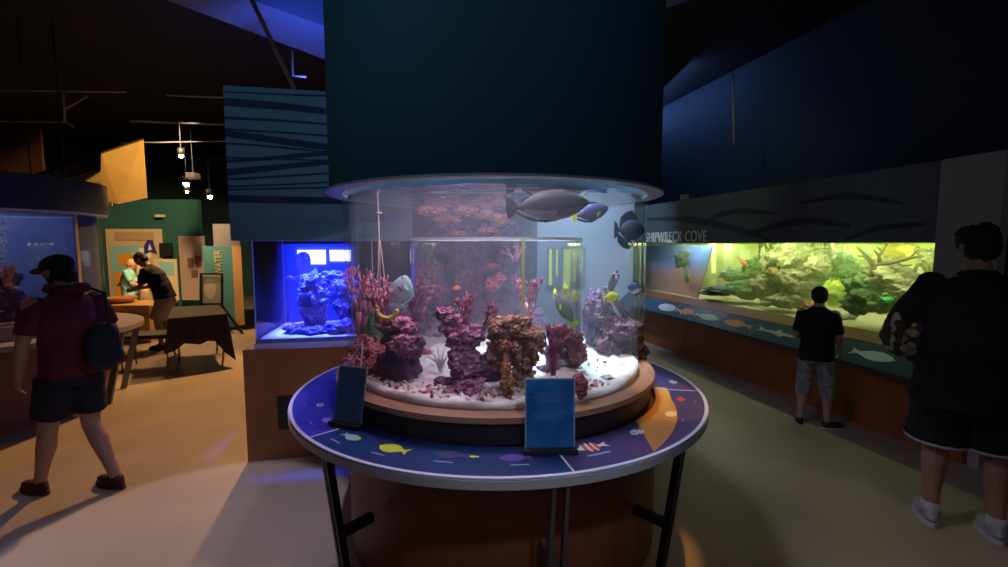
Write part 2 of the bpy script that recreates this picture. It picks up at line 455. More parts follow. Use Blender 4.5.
def coral(label, base, h, r, m, seed, depth=3, lean=(0, 0, 1), spread=.6, up=.25, stems=3, name='branching_coral', nsub=2, group=None):
    rnd = random.Random(seed); mb = MB()
    for i in range(stems):
        b = Vector(base) + Vector((rnd.uniform(-1, 1), rnd.uniform(-1, 1), 0)) * r * 1.6
        branch(mb, b, Vector(lean) + Vector((rnd.uniform(-.5, .5), rnd.uniform(-.5, .5), 0)), h * .38, r, depth, rnd, spread, up, nsub=nsub)
    return thing_mesh(name, mb, m, label, 'coral', group)

Y1 = 2.35; 
SZ = 1.0
def rocks(name, specs, m, label, cat='rock', amp=.28, voxel=None):
    mb = MB()
    for i, (px, py, Y, rx, ry, rz) in enumerate(specs):
        c = at_y(px, py, Y); rock_mb(mb, c, (rx, ry, rz), i * 3 + len(label), amp, 4 if rx < .2 else 4)
    return thing_mesh(name, mb, m, label, cat)
# front left outcrop
rocks('reef_rock', [(398, 368, 2.42, .105, .10, .13), (404, 340, 2.42, .10, .09, .10), (392, 385, 2.40, .12, .11, .05)], RK['dark'], 'dark outcrop at the left front of the round tank under purple coral', 'rock')
rocks('encrusting_coral', [(389, 325, 2.38, .06, .06, .035), (404, 345, 2.31, .065, .03, .055), (402, 322, 2.40, .05, .04, .03), (409, 330, 2.36, .04, .04, .03)], RK['purple'], 'purple-pink encrusting coral capping the left front outcrop', 'coral', .4)
rocks('reef_rock', [(372, 375, 2.50, .11, .09, .10), (366, 352, 2.58, .07, .07, .09)], RK['maroon'], 'reddish rock at the far left edge of the round tank', 'rock')
rocks('reef_rock', [(371, 335, 2.75, .05, .05, .12)], RK['green'], 'green algae covered rock behind the left edge of the round tank', 'rock')
# middle column
rocks('reef_rock', [(468, 390, 2.18, .085, .08, .07), (464, 362, 2.20, .075, .06, .09), (466, 338, 2.22, .085, .07, .06), (452, 326, 2.25, .055, .05, .055), (444, 314, 2.27, .045, .04, .03), (482, 402, 2.15, .10, .07, .025)], RK['purple'], 'tall purple coral rock column left of centre in the round tank', 'rock', .35)
rocks('reef_rock', [(378, 372, 2.62, .10, .08, .16), (425, 360, 2.95, .09, .07, .07)], RK['maroon'], 'maroon rock filling the gap behind the left outcrop', 'rock')
rocks('reef_rock', [(488, 372, 2.42, .09, .08, .10), (487, 395, 2.32, .07, .06, .05)], RK['dark'], 'dark rock between the purple column and the brown boulder', 'rock')
rocks('reef_rock', [(562, 356, 2.62, .10, .08, .08), (548, 372, 2.55, .06, .06, .05)], RK['dark'], 'dark rock behind the sea whip fan', 'rock')
rocks('reef_rock', [(446, 385, 2.30, .06, .06, .04)], RK['dark'], 'low dark rock at the foot of the purple column', 'rock')
# centre arch
rocks('coral_arch', [(500, 330, 2.20, .06, .06, .06), (514, 327, 2.18, .09, .07, .055), (533, 340, 2.20, .05, .06, .075), (527, 358, 2.24, .055, .06, .06), (497, 352, 2.24, .05, .05, .08), (521, 378, 2.25, .06, .05, .05), (515, 350, 2.34, .08, .05, .08)], RK['brown'], 'brown knobbly coral boulder at the centre of the round tank', 'coral', .4)
rocks('coral_stalk', [(508, 385, 2.10, .028, .028, .05), (506, 368, 2.10, .022, .022, .04), (509, 402, 2.10, .034, .03, .03), (504, 345, 2.12, .02, .02, .03)], RK['orange'], 'slim orange coral stalk standing before the brown boulder', 'coral', .45)
rocks('ball_coral', [(579, 386, 2.14, .042, .045, .062)], RK['maroon'], 'round maroon ball coral right of the front placard', 'coral', .15)
# right inside inner cylinder
rocks('reef_rock', [(568, 338, 2.52, .075, .06, .05), (577, 352, 2.50, .05, .04, .06), (556, 332, 2.55, .04, .04, .04)], RK['maroon'], 'dark red lobed coral on the right side of the inner cylinder', 'coral', .35)
# right back reef
rocks('reef_rock', [(622, 330, 3.0, .13, .11, .085), (605, 318, 3.05, .08, .08, .05), (632, 350, 3.0, .09, .09, .10), (618, 358, 2.95, .05, .07, .09), (606, 345, 2.98, .07, .08, .07)], reef_mat('reef_shaded_plum', [(.05, .018, .03), (.13, .045, .07), (.20, .08, .10), (.08, .025, .04)], 10), 'overhanging purple reef rock at the right edge of the round tank', 'rock', .3)
rocks('reef_rock', [(593, 315, 3.15, .07, .07, .16), (596, 340, 3.15, .06, .07, .10)], RK['dark'], 'dark rock behind the inner cylinder on its right', 'rock')
rocks('reef_rock', [(628, 371, 2.62, .05, .05, .022)], mat('grey_rock', (.3, .34, .3), .9, bump=.6), 'flat grey-green stone on the sand at the right of the round tank', 'rock')
rocks('reef_rock', [(607, 377, 2.42, .03, .03, .010)], mat('grey_rock', (.3, .34, .3), .9), 'small flat stone lying on the open white sand', 'rock')
# tall rear rock wall
rocks('rear_reef', [(430, 300, 3.50, .14, .06, .30), (470, 285, 3.57, .18, .06, .36), (505, 300, 3.56, .16, .06, .30), (452, 240, 3.55, .17, .06, .12), (530, 330, 3.5, .12, .07, .2), (500, 232, 3.6, .14, .05, .12), (395, 330, 3.4, .12, .07, .2)], RK['dark'], 'tall dark reef wall at the back of the round tank', 'rock', .3)
OR = reef_mat('reef_rust', [(.10, .03, .03), (.32, .12, .07), (.46, .22, .14), (.14, .05, .06)], 16)
rocks('encrusting_coral', [(432, 212, 3.42, .10, .04, .030), (448, 219, 3.45, .10, .04, .03), (466, 211, 3.45, .09, .04, .035), (484, 215, 3.45, .08, .04, .03), (458, 234, 3.42, .05, .03, .02), (500, 220, 3.45, .06, .04, .04), (488, 230, 3.42, .06, .03, .02)], OR, 'rust orange coral crust along the top of the rear reef wall', 'coral', .45)
MAR = mat('coral_red', (.40, .10, .12), .7, col2=(.28, .05, .08), nscale=20, bump=.3)
rocks('polyp_cluster', [(493, 285, 3.40, .05, .03, .04), (500, 278, 3.42, .04, .03, .03), (492, 266, 3.42, .045, .03, .018)], MAR, 'pink-red coral cluster on the middle of the rear reef wall', 'coral', .6)
PINK = mat('coral_pink', (.62, .25, .32), .7, col2=(.40, .13, .20), nscale=15)
PLUM = mat('coral_plum', (.38, .11, .20), .7, col2=(.24, .07, .14), nscale=15)
YEL = mat('coral_yellow', (.6, .5, .1), .7)
coral('tall pink branching coral at the left side of the round tank', at_y(362, 335, 2.75), .38, .014, PINK, 3, 4, stems=5, spread=.55)
coral('plum staghorn coral rising behind the left outcrop', at_y(415, 322, 2.62), .26, .013, PLUM, 12, 3, lean=(.1, 0, 1), stems=3, spread=.7)
coral('red branching coral leaning across the left outcrop', at_y(380, 322, 2.45), .22, .012, PINK, 7, 3, lean=(.2, 0, 1), stems=3, spread=.75)
coral('pink finger coral on top of the purple column', at_y(466, 325, 2.24), .16, .009, PINK, 21, 3, stems=5, spread=.6)
coral('plum finger coral right of the purple column', at_y(480, 335, 2.26), .18, .009, PLUM, 33, 3, lean=(.3, 0, 1), stems=3, spread=.6)
coral('dark red sea whip fan right of the brown boulder', at_y(553, 375, 2.30), .30, .006, mat('coral_wine', (.20, .03, .07), .7), 5, 2, stems=9, spread=.35, up=.5)
coral('slim pink coral inside the right part of the inner cylinder', at_y(530, 318, 2.75), .26, .009, PINK, 44, 3, stems=4, spread=.35)
ANT = mat('coral_antler', (.10, .045, .055), .8, col2=(.07, .03, .04), nscale=15)
coral('thick plum antler coral standing right of the inner cylinder', at_y(595, 312, 3.05), .42, .026, ANT, 52, 1, stems=1, spread=.2, lean=(.1, 0, 1))
coral('curved plum antler coral leaning left at the right glass', at_y(632, 318, 2.95), .36, .026, ANT, 8, 1, stems=1, spread=.2, lean=(-.35, 0, 1))
coral('short plum antler coral beside the yellow fish', at_y(612, 316, 2.98), .20, .02, ANT, 19, 1, stems=2, spread=.3, lean=(-.4, 0, 1))
coral('low pink coral spread at the foot of the maroon rocks', at_y(360, 372, 2.55), .14, .012, PINK, 60, 3, stems=5, spread=.8, up=0)
coral('small pink coral in front of the rear reef wall', at_y(515, 262, 3.4), .14, .010, PINK, 71, 3, stems=4, spread=.6)
# yellow soft coral under pink branches
mb = MB()
c = at_y(387, 311, 2.33)
for i in range(13):
    t = PI + i / 12 * PI
    mb.ell(c + Vector((.050 * math.cos(t), 0, .038 * math.sin(t))), (.012, .012, .013), 8)
thing_mesh('soft_coral', mb, YEL, 'yellow soft coral arc at the top of the left outcrop', 'coral')
mb = MB()
c = at_y(441, 372, 2.50)
for i in range(5):
    a = -1.0 + i * .4
    mb.tube([c, c + Vector((.03 * math.sin(a), 0, .06)), c + Vector((.10 * math.sin(a), .01, .13 * math.cos(a) + .02))], [.012, .009, .003], 8, flat=.4)
thing_mesh('leafy_coral', mb, mat('pale_leaf', (.55, .62, .5), .6), 'pale leafy coral on the sand left of the purple column', 'coral')
mb = MB()
for (x0, y0, x1, y1) in ((380, 300, 378, 200), (386, 300, 380, 240), (376, 300, 379, 240)):
    a = at_y(x0, y0, 2.95); b = at_y(x1, y1, 2.95)
    mb.tube([a, a.lerp(b, .5) + Vector((.004, 0, 0)), b], [.006, .004, .003], 6)
mb.ell(at_y(379, 213, 2.95), (.02, .012, .008), 8)
thing_mesh('air_line', mb, mat('line_tan', (.5, .42, .30), .6), 'tan air line splitting in three at the left back of the round tank', 'tube')
# narrow yellow-green vertical strip on the inner cylinder
tag(MB().box((-.008, -.003, 0), (.008, .003, .395)).build('tint_strip', mat('strip_yellow', (.75, .75, .30), .35), loc=(at_y(523, 322, 2.345).x, 2.345, 1.35)), 'narrow yellow-green vertical strip on the front of the inner cylinder', 'strip')

mb = MB(); rnd = random.Random(11)
for i in range(420):
    a = rnd.uniform(-PI * .93, -PI * .25) if i < 330 else rnd.uniform(-PI, PI); q = .86 * math.sqrt(rnd.uniform(.62 if i < 330 else .1, .97))
    r = rnd.uniform(.005, .015)
    mb.mi = rnd.choice((0, 0, 1, 2))
    x, y = TC[0] + q * math.cos(a), TC[1] + q * math.sin(a)
    bmv = bmesh.ops.create_icosphere(mb.bm, subdivisions=1, radius=1, matrix=Matrix.Translation((x, y, 1.012)) @ Euler((rnd.random() * 3, rnd.random() * 3, rnd.random() * 3)).to_matrix().to_4x4() @ Matrix.Diagonal((r * 1.5, r, r * .7, 1)))
    mb._mark({f for v in bmv['verts'] for f in v.link_faces})
thing_mesh('coral_rubble', mb, [mat('rubble_white', (.7, .62, .6), .9), mat('rubble_pink', (.50, .22, .26), .9), mat('rubble_red', (.30, .08, .10), .9)], 'pink and white coral rubble strewn over the sand of the round tank', 'rubble', smooth=False)['kind'] = 'stuff'

# ------------------------------------------------------------------ FISH
def fish(name, label, loc, L, H, T, rz, body, fins, tail=None, ry=0., forked=False, dorsal=.16, eye=True, pect=None, belly=None, group=None, tailh=.42, pelvic=False):
    """nose at +x"""
    t = empty(name, label, 'fish', loc, rz, group); t.rotation_euler = (0, ry, rz)
    prof = [(.5, .03), (.47, .22), (.42, .40), (.33, .66), (.2, .9), (.05, 1.0), (-.12, .92), (-.26, .66), (-.36, .34), (-.42, .17), (-.46, .14)]
    rings = []
    n = 16
    for x, q in prof:
        rings.append([(x * L, T * .5 * min(1, q * 1.15) * math.cos(2 * PI * k / n), H * .5 * q * math.sin(2 * PI * k / n)) for k in range(n)])
    mb = MB(); mb.ring(rings)
    if belly:
        for f in mb.bm.faces:
            if f.calc_center_median().z < -H * .12: f.material_index = 1
    mb.build('body', [body, belly] if belly else body, t, smooth=True)
    fx = lambda x, y, d: Vector((x * L, d * T * .06, y * H))
    th = tailh
    tp = [(-.44, .06), (-.50, th * .75), (-.58, th), (-.60 if not forked else -.54, 0), (-.58, -th), (-.50, -th * .75), (-.44, -.06)]
    if forked: tp = [(-.44, .06), (-.56, th), (-.66, th * 1.15), (-.54, 0), (-.66, -th * 1.15), (-.56, -th), (-.44, -.06)]
    MB().prism(tp, fx, -1, 1).build('tail_fin', tail or fins, t)
    if dorsal:
        top = [(.26, .38), (.18, .47 + dorsal * .5), (0, .5 + dorsal), (-.2, .40 + dorsal), (-.38, .16 + dorsal), (-.42, .06), (-.3, .24), (-.12, .42), (.05, .46)]
        MB().prism(top, fx, -.8, .8).build('dorsal_fin', fins, t)
        bot = [(x - .08, -y) for x, y in top[1:]]
        MB().prism(bot, fx, -.8, .8).build('anal_fin', fins, t)
    for sgn in (-1, 1):
        py_ = sgn * T * .5
        fn = lambda x, y, d: Vector((L * (.22 - x * .16), py_ + sgn * (x * T * .35 + d * .001), H * (-.08 + y * .2 - x * .18)))
        MB().prism([(0, .1), (.6, .55), (1, .3), (1, -.5), (.3, -.4), (0, -.1)], fn, 0, 1).build('pectoral_fin', pect or fins, t)
        if eye:
            mb = MB().ell((L * .40, sgn * T * .26, H * .12), (H * .045, T * .05, H * .045), 10)
            mb.build('eye', mat('fish_eye', (.02, .02, .02), .1), t, smooth=True)
    return t
FD = mat('fish_slate', (.022, .018, .03), .6, col2=(.035, .027, .045), nscale=9)
FB = mat('fish_slate_belly', (.13, .13, .13), .4)
FF = mat('fish_fin_dark', (.03, .03, .05), .4)
FY = mat('fish_yellow', (.80, .78, .03), .4)
fish('unicorn_tang', 'large slate-grey tang near the water surface, the biggest fish in the round tank', at_y(551, 205, 2.45), .40, .165, .07, 0., FD, FF, ry=R(-4), dorsal=.05, belly=FB, tailh=.34)
fish('blue_tang', 'violet-blue tang just right of the large slate-grey tang', at_y(592, 212, 2.62), .20, .095, .04, R(8), mat('fish_violet', (.09, .06, .25), .5, col2=(.06, .08, .22), nscale=20), FF, ry=R(-14), dorsal=.1, tail=FY, pect=FY, tailh=.35)
fish('angelfish', 'blue-grey angelfish silhouette against the right glass of the round tank', at_y(631, 230, 2.62), .17, .12, .04, R(10), mat('fish_bluegrey', (.045, .085, .13), .7), mat('fish_bluegrey_fin', (.045, .085, .13), .7), dorsal=.42, tailh=.42)
fish('yellow_tang', 'bright yellow tang above the purple reef rock at the right glass', at_y(612, 297, 2.80), .10, .06, .02, R(12), FY, FY, dorsal=.12)
fish('yellow_tang', 'middle yellow fish of three inside the inner cylinder', at_y(566, 291, 2.80), .10, .075, .02, R(60), FY, FY, dorsal=.2, ry=R(20))
fish('yellow_tang', 'leftmost dull yellow fish inside the inner cylinder', at_y(555, 294, 2.95), .08, .06, .02, R(70), mat('fish_dull_yellow', (.5, .55, .05), .4), FY, dorsal=.2)
fish('yellow_tang', 'rightmost dull yellow fish inside the inner cylinder', at_y(576, 296, 2.95), .08, .065, .02, R(50), mat('fish_dull_yellow', (.5, .55, .05), .4), FY, dorsal=.2, ry=R(30))
fish('rabbitfish', 'pale silver fish tilted steeply with lime fins, right of centre in the tank', at_y(565, 309, 2.30), .17, .07, .03, R(172), mat('fish_silver', (.34, .42, .40), .3), mat('fish_lime', (.5, .8, .05), .4), ry=R(-58), dorsal=.05, pect=mat('fish_lime', (.5, .8, .05), .4))
fish('pale_fish', 'pale aqua fish with its nose up left of the inner cylinder', at_y(402, 290, 2.55), .17, .12, .03, R(5), mat('fish_aqua', (.38, .60, .62), .35), mat('fish_aqua', (.38, .60, .62), .35), ry=R(-75), dorsal=.1)
fish('anthias', 'tiny orange fish before the rear reef wall', at_y(457, 288, 3.2), .055, .03, .015, R(10), mat('fish_orange', (.7, .2, .1), .4), mat('fish_orange', (.7, .2, .1), .4))
fish('banded_fish', 'small dark blue and white banded fish at the right glass', at_y(635, 288, 2.75), .09, .07, .02, R(150), mat('fish_navy', (.03, .05, .25), .4, col2=(.5, .55, .6), nscale=14, contrast=(.5, .52)), FF)

# ------------------------------------------------------------------ BLUE CUBE TANK
bp0 = Vector((-2.03, 3.51, 0)); bp1 = Vector((-1.04, 3.705, 0))
brot = math.atan2(bp1.y - bp0.y, bp1.x - bp0.x); BW = (bp1 - bp0).length; BD = .95
btank = empty('square_aquarium', 'square aquarium glowing deep blue on a wooden box behind the round tank', 'aquarium', bp0, brot)
boxwood = mat('box_wood', (.27, .12, .045), .55, col2=(.22, .09, .035), nscale=3)
MB().box((0, 0, 0), (BW, BD, .90), bev=.006).build('wooden_base', boxwood, btank)
MB().box((.24, -.012, .25), (.62, 0.0, .52), bev=.003).build('access_panel', BLACK, btank)
x0, x1, y0, y1, z0, z1 = .085, BW - .02, .05, BD - .05, .90, 1.745
MB().box((x0 - .01, y0 - .01, z0), (x1 + .01, y1 + .01, z0 + .035)).build('tank_floor', mat('pale_blue_edge', (.4, .45, .8), .3), btank)
for a, b, n in (((x0, y0, z0 + .035), (x1, y0 + .012, z1), 'front_pane'), ((x0, y0 + .012, z0 + .035), (x0 + .012, y1, z1), 'side_pane'), ((x1 - .012, y0 + .012, z0 + .035), (x1, y1, z1), 'side_pane'), ((x0, y1, z0 + .035), (x1, y1 + .012, z1), 'back_pane')):
    MB().box(a, b).build(n, GLASS, btank)
PE = mat('pane_edge_blue', (.35, .5, .9), .3)
for a in ((x0, y0), (x1 - .008, y0), (x0, y1), (x1 - .008, y1)):
    MB().box((a[0], a[1] - .003, z0 + .035), (a[0] + .008, a[1] + .005, z1)).build('corner_edge', PE, btank)
MB().box((x0, y0 - .004, z0 + .03), (x1, y0, z0 + .07)).build('bottom_trim', mat('trim_blue', (.10, .14, .5), .3), btank)
TM = mat('tower_bluegrey', (.10, .19, .28), .8)
tw = MB().box((-.035, -.02, z1), (BW + .3, BD, 2.88)).build('hood_tower', TM, btank)
# wave stripes on tower front
sm = mat('wave_navy', (.012, .022, .08), .8)
sx0, sx1 = -.035, BW + .3
def wave(za, zb, zc, wa, wb, y=-.024, mb=None, xa=sx0, xb=sx1):
    mb = mb or MB(); n = 16; up = []; dn = []
    for i in range(n + 1):
        t = i / n; x = xa + (xb - xa) * t
        z = (1 - t) ** 2 * za + 2 * t * (1 - t) * zb + t * t * zc
        w = (wa + (wb - wa) * t) * .5
        up.append((x, z + w)); dn.append((x, z - w))
    mb.prism(up + dn[::-1], lambda u, v, d: Vector((u, y + d, v)), 0, .003)
    return mb
wz = lambda py: at_y(240, py, 3.51).z
wl = [(93, 92, 88, .005, .02), (103, 103, 118, .055, .045), (119, 117, 128, .018, .015), (130, 131, 136, .014, .012), (134, 144, 152, .05, .05), (144, 146, 160, .014, .012), (162, 152, 138, .022, .05), (173, 160, 148, .05, .02), (180, 172, 162, .016, .012), (187, 182, 172, .012, .012), (190, 186, 182, .012, .012), (199, 200, 198, .055, .05), (158, 158, 158, .012, .006)]
for za, zb, zc, wa, wb in wl:
    wave(wz(za), wz(zb), wz(zc), wa, wb).build('wave_stripe', sm, tw)
MB().box((.33, -.026, 1.90), (BW + .29, -.0205, 1.906)).build('light_line', mat('blue_line', (.05, .10, .6), .4), tw)
SB = mat('sand_blue', (.75, .78, .8), .9, bump=.4, bscale=90)
mbq = MB()
def bl(x, y, z): # local->world
    return Matrix.Translation(bp0) @ Matrix.Rotation(brot, 4, 'Z') @ Vector((x, y, z))
q = MB(); g = []
for k in range(5):
    pass
N = 14
top = [[bl(x0 + .014 + (x1 - x0 - .03) * i / N, y0 + .015 + (y1 - y0 - .02) * j / N, .965 + .012 * noise.noise(Vector((i * .6, j * .6, 2)))) for i in range(N + 1)] for j in range(N + 1)]
vs = [[q.bm.verts.new(p) for p in r] for r in top]
for j in range(N):
    for i in range(N): q.bm.faces.new((vs[j][i], vs[j][i + 1], vs[j + 1][i + 1], vs[j + 1][i]))
r_ = bmesh.ops.extrude_face_region(q.bm, geom=list(q.bm.faces))
for v in [e for e in r_['geom'] if isinstance(e, bmesh.types.BMVert)]: v.co.z = .937
thing_mesh('sand_bed', q, SB, 'thin layer of pale sand on the floor of the blue square tank', 'sand')['kind'] = 'stuff'
BR = reef_mat('live_rock_blue', [(.04, .03, .09), (.22, .16, .40), (.40, .32, .6), (.10, .07, .2), (.3, .2, .5)], 16, 1.2)
def lrock(specs, label, m=BR, amp=.35):
    mb = MB()
    for i, (x, y, z, a, b, c) in enumerate(specs): rock_mb(mb, bl(x, y, z), (a, b, c), i * 5 + len(label), amp, 4, 2.6)
    return thing_mesh('live_rock', mb, m, label, 'rock')
lrock([(.47, .38, 1.27, .13, .12, .12), (.46, .36, 1.38, .10, .10, .09), (.46, .36, 1.12, .09, .09, .12)], 'tall pile of live rock at the centre of the blue tank')
lrock([(.68, .42, 1.32, .12, .12, .10), (.76, .40, 1.17, .12, .12, .13), (.62, .42, 1.42, .09, .08, .06)], 'live rock mass touching the right side of the blue tank')
lrock([(.33, .30, 1.00, .10, .08, .045), (.5, .25, .99, .11, .08, .04)], 'low live rock at the front left of the blue tank floor')
lrock([(.72, .22, 1.02, .15, .08, .05), (.86, .25, 1.05, .07, .08, .08)], 'low live rock along the front right of the blue tank floor')
lrock([(.83, .17, 1.16, .055, .05, .055)], 'near-black round sponge low at the right of the blue tank', mat('sponge_black', (.006, .006, .015), .9, bump=.6), .2)
o = MB().box((x0 + .013, y0 + .013, .94), (x1 - .013, y1 - .003, 1.735)).build('tank_water', water_mat('blue_water', .18, (.35, .45, 1.0)))
o.location = bp0; o.rotation_euler = (0, 0, brot)
tag(o, 'blue-lit water filling the square aquarium', 'water', kind='stuff')

# ------------------------------------------------------------------ LEFT ROUND TANK
LC = (-5.27, 4.65)
lt = empty('cylinder_aquarium', 'round aquarium at the left edge of the room behind the visitor in the cap', 'aquarium', (LC[0], LC[1], 0))
autosmooth(MB().lathe([(.92, .97), (.92, 2.05), (.895, 2.05), (.895, .97)], 72).build('acrylic_wall', GLASS, lt))
autosmooth(MB().disc(.94, 0, .80, 64).build('drum_base', mat('left_drum', (.20, .07, .09), .5), lt))
autosmooth(MB().disc(.96, .84, .972, 64).build('base_plate', mat('left_plate', (.35, .22, .22), .5), lt))
autosmooth(MB().lathe([(1.0, 2.04), (1.0, 2.36), (.95, 2.36), (.95, 2.04)], 72).build('hood', mat('left_hood', (.02, .028, .06), .5), lt))
autosmooth(MB().lathe([(.99, 2.02), (.99, 2.04), (.90, 2.04), (.90, 2.02)], 72).build('hood_flange', mat('left_flange', (.5, .55, .7), .4), lt))
autosmooth(MB().lathe([(.888, .975), (.888, 2.03), (.880, 2.03), (.880, .975)], 48, a0=R(5), a1=R(215)).build('blue_backing', mat('backing_blue', (.05, .07, .20), .8), lt))
for px_, w_, m_ in ((79, .05, mat('refraction_tan', (.45, .33, .24), .5)), (106, .05, mat('refraction_gold', (.50, .38, .12), .5))):  # tinted strips: refracted warm exhibit colours painted on the acrylic
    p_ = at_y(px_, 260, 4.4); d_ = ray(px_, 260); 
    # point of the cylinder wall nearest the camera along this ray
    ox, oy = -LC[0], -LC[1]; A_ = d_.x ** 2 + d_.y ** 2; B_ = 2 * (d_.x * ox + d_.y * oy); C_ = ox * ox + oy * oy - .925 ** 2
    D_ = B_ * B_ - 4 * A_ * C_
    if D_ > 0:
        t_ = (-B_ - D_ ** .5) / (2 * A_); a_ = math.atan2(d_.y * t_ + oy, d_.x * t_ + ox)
        autosmooth(MB().lathe([(.921, .98), (.921, 2.018), (.926, 2.018), (.926, .98)], 4, a0=a_ - .018, a1=a_ + .018).build('tint_strip', m_, lt))
lt2 = empty('ring_table', 'pale ring table around the round aquarium at the left edge', 'table', (LC[0], LC[1], 0))
autosmooth(MB().lathe([(.965, .80), (.965, .84), (1.25, .84), (1.25, .79), (1.16, .79), (1.16, .80)], 96).build('table_ring', mat('left_table', (.27, .24, .30), .4), lt2))
for a in (R(-60), R(-25), R(10), R(-95), R(45)):
    d = Vector((math.cos(a), math.sin(a), 0))
    MB().bar(d * 1.2 + Vector((0, 0, .80)), d * 1.02, .03, .06).build('leg', GREYMETAL, lt2)
tag(sand(.892, 1.0, .02, seed=5, bottom=.973).build('sand_bed', SAND, smooth=True, loc=(LC[0], LC[1], 0)), 'pale sand in the left round aquarium', 'sand', kind='stuff')
tag(MB().disc(.893, .975, 2.03, 64).build('tank_water', water_mat('left_water', .22, (.55, .65, 1.0)), loc=(LC[0], LC[1], 0)), 'blue-tinted water in the left round aquarium', 'water', kind='stuff')
mb = MB(); rnd = random.Random(3)
for i in range(260):
    z = rnd.uniform(1.45, 2.0); px = rnd.gauss(3, 5) + (z - 1.5) * 8
    p = at_y(px, 300, 4.35); r = rnd.uniform(.004, .011)
    mb.ell((p.x, p.y + rnd.uniform(-.04, .04), z), (r, r, r * .8), 6)
thing_mesh('bubble_column', mb, mat('bubble_white', (.8, .85, 1), .2), 'rising column of white bubbles in the left round aquarium', 'bubbles')['kind'] = 'stuff'
mb = MB()
for i, (px, py, rx, rz) in enumerate(((10, 300, .09, .1), (4, 320, .12, .08), (17, 318, .06, .1), (8, 280, .05, .07))):
    rock_mb(mb, at_y(px, py, 4.3), (rx, .1, rz), i + 3, .35)
thing_mesh('reef_rock', mb, RK['dark'], 'dark rock with coral at the left edge of the left aquarium', 'rock')
coral('orange-red coral on the dark rock of the left aquarium', at_y(11, 285, 4.25), .22, .022, mat('coral_bright_red', (.8, .25, .15), .6), 9, 2, stems=3)
# mirrored pillars seen through the left tank
# ------------------------------------------------------------------ RIGHT LONG AQUARIUM
SB0, SB1 = 3.82, 8.35
aq = empty('long_aquarium', 'long wall aquarium lit yellow-green under the SHIPWRECK COVE header', 'aquarium', wpt(4.4, 6, 0))
def wpart(mb, name, m, parent=aq, smooth=False):
    o = mb.build(name, m, parent, smooth=smooth)
    p = parent; off = Vector((0, 0, 0))
    while p: off += p.location; p = p.parent
    if parent.parent is None or parent.location.length > 0:
        pass
    for v in o.data.vertices: v.co -= off
    return o
TD = 1.45
AQW = mat('aquarium_backdrop', (.55, .62, .10), .7, col2=(.36, .50, .10), nscale=1.3, contrast=(.4, .6))
wpart(wslab(MB(), 4.5 + TD, 4.55 + TD, SB0 - .1, SB1 + 1.0, .7, 2.3), 'back_panel', AQW)
wpart(wslab(MB(), 4.53, 4.5 + TD, SB1 + .9, SB1 + .95, .7, 2.3), 'end_panel', AQW)
wpart(wslab(MB(), 4.53, 4.5 + TD, SB0 - .1, SB0 - .05, .7, 2.3), 'end_panel', AQW)
wpart(wslab(MB(), 4.53, 4.5 + TD, SB0 - .05, SB1 + .9, .72, .86), 'gravel_floor', mat('aquarium_gravel', (.62, .62, .45), .9, bump=.5, bscale=40))
wpart(wslab(MB(), 4.48, 4.50, SB0, SB1, .90, 1.735), 'viewing_pane', glass_mat('viewing_pane', (.98, 1, .97), .02, .3, 4))
wpart(wslab(MB(), 4.50, 4.54, SB1, SB1 + 3.5, .90, 1.735), 'pane_surround', mat('grey_panel', (.10, .13, .15), .8))
wpart(wslab(MB(), 4.4, 4.5, 3.47, 15, 0, .60), 'wooden_front', mat('front_wood', (.32, .10, .03), .55, col2=(.26, .075, .022), nscale=4))
# lower solid
def wprof(prof, s0, s1, mb=None):
    mb = mb or MB()
    return mb.ring([[wpt(a, s, z) for a, z in prof] for s in (s0, s1)])
wpart(wprof([(4.5, .60), (4.5, .90), (4.47, .905), (4.36, .815), (4.385, .60)], 3.47, 15), 'sloping_ledge', mat('ledge_wood', (.16, .06, .022), .5))
rail = wpart(wprof([(4.362, .812), (4.18, .63), (4.18, .60), (4.384, .60)], 3.47, 15), 'graphic_rail', mat('rail_blue', (.025, .06, .13), .35, col2=(.02, .06, .10), nscale=1.5))
def rpt(s, t, h=0.):  # point on sloping rail face: t 0 bottom ..1 top
    a = 4.18 + .182 * t; z = .63 + .182 * t
    return wpt(a - h * .7, s, z + h * .7)
def rprint(px, py, L, m, shape=FISHP, label=None, asp=.45, name='fish_print', h=.0015, flip=1):
    # intersect with mid plane of the rail
    s = at_w(px, py, 4.27).y
    fn = lambda x, y, d: rpt(s + x * L * flip, .5 + y * asp, h * d + .0006)
    o = wpart(MB().prism(shape, fn, 0, 1), name, m, rail)
    if label: o['label'] = label
rprint(667, 303, .22, PW, ROUND, 'pale oval fish print')
rprint(685, 309, .24, P('ink_coral', (.6, .28, .15)), SPIKY, 'orange fish print')
rprint(706, 314, .26, P('ink_sage', (.35, .5, .42)), FISHP, 'grey-green fish print')
rprint(738, 320, .25, P('ink_rust', (.55, .25, .14)), FISHP, 'rust fish print', flip=-1)
SHARK = [(-1, 0), (-.7, .14), (-.2, .22), (-.1, .5), (.05, .2), (.6, .08), (.95, .45), (.85, 0), (1, -.2), (.6, -.05), (0, -.16), (-.3, -.4), (-.4, -.14), (-.8, -.1)]
rprint(776, 328, .27, P('ink_steel', (.40, .45, .48)), SHARK, 'grey shark print')
rprint(872, 348, .20, P('ink_ice', (.5, .6, .7)), FISHP, 'pale blue fish print')
for px, py in ((676, 305), (695, 311), (722, 317), (757, 324), (835, 340)):
    s = at_w(px, py, 4.27).y
    wpart(MB().ring([[rpt(s - .012, t, .0006) for t in (0, 1)] + [rpt(s + .012 + 0, t, .0006) for t in (1, 0)], [rpt(s - .012, t, .003) for t in (0, 1)] + [rpt(s + .012, t, .003) for t in (1, 0)]]), 'divider_line', mat('rail_line', (.10, .13, .2), .4), rail)
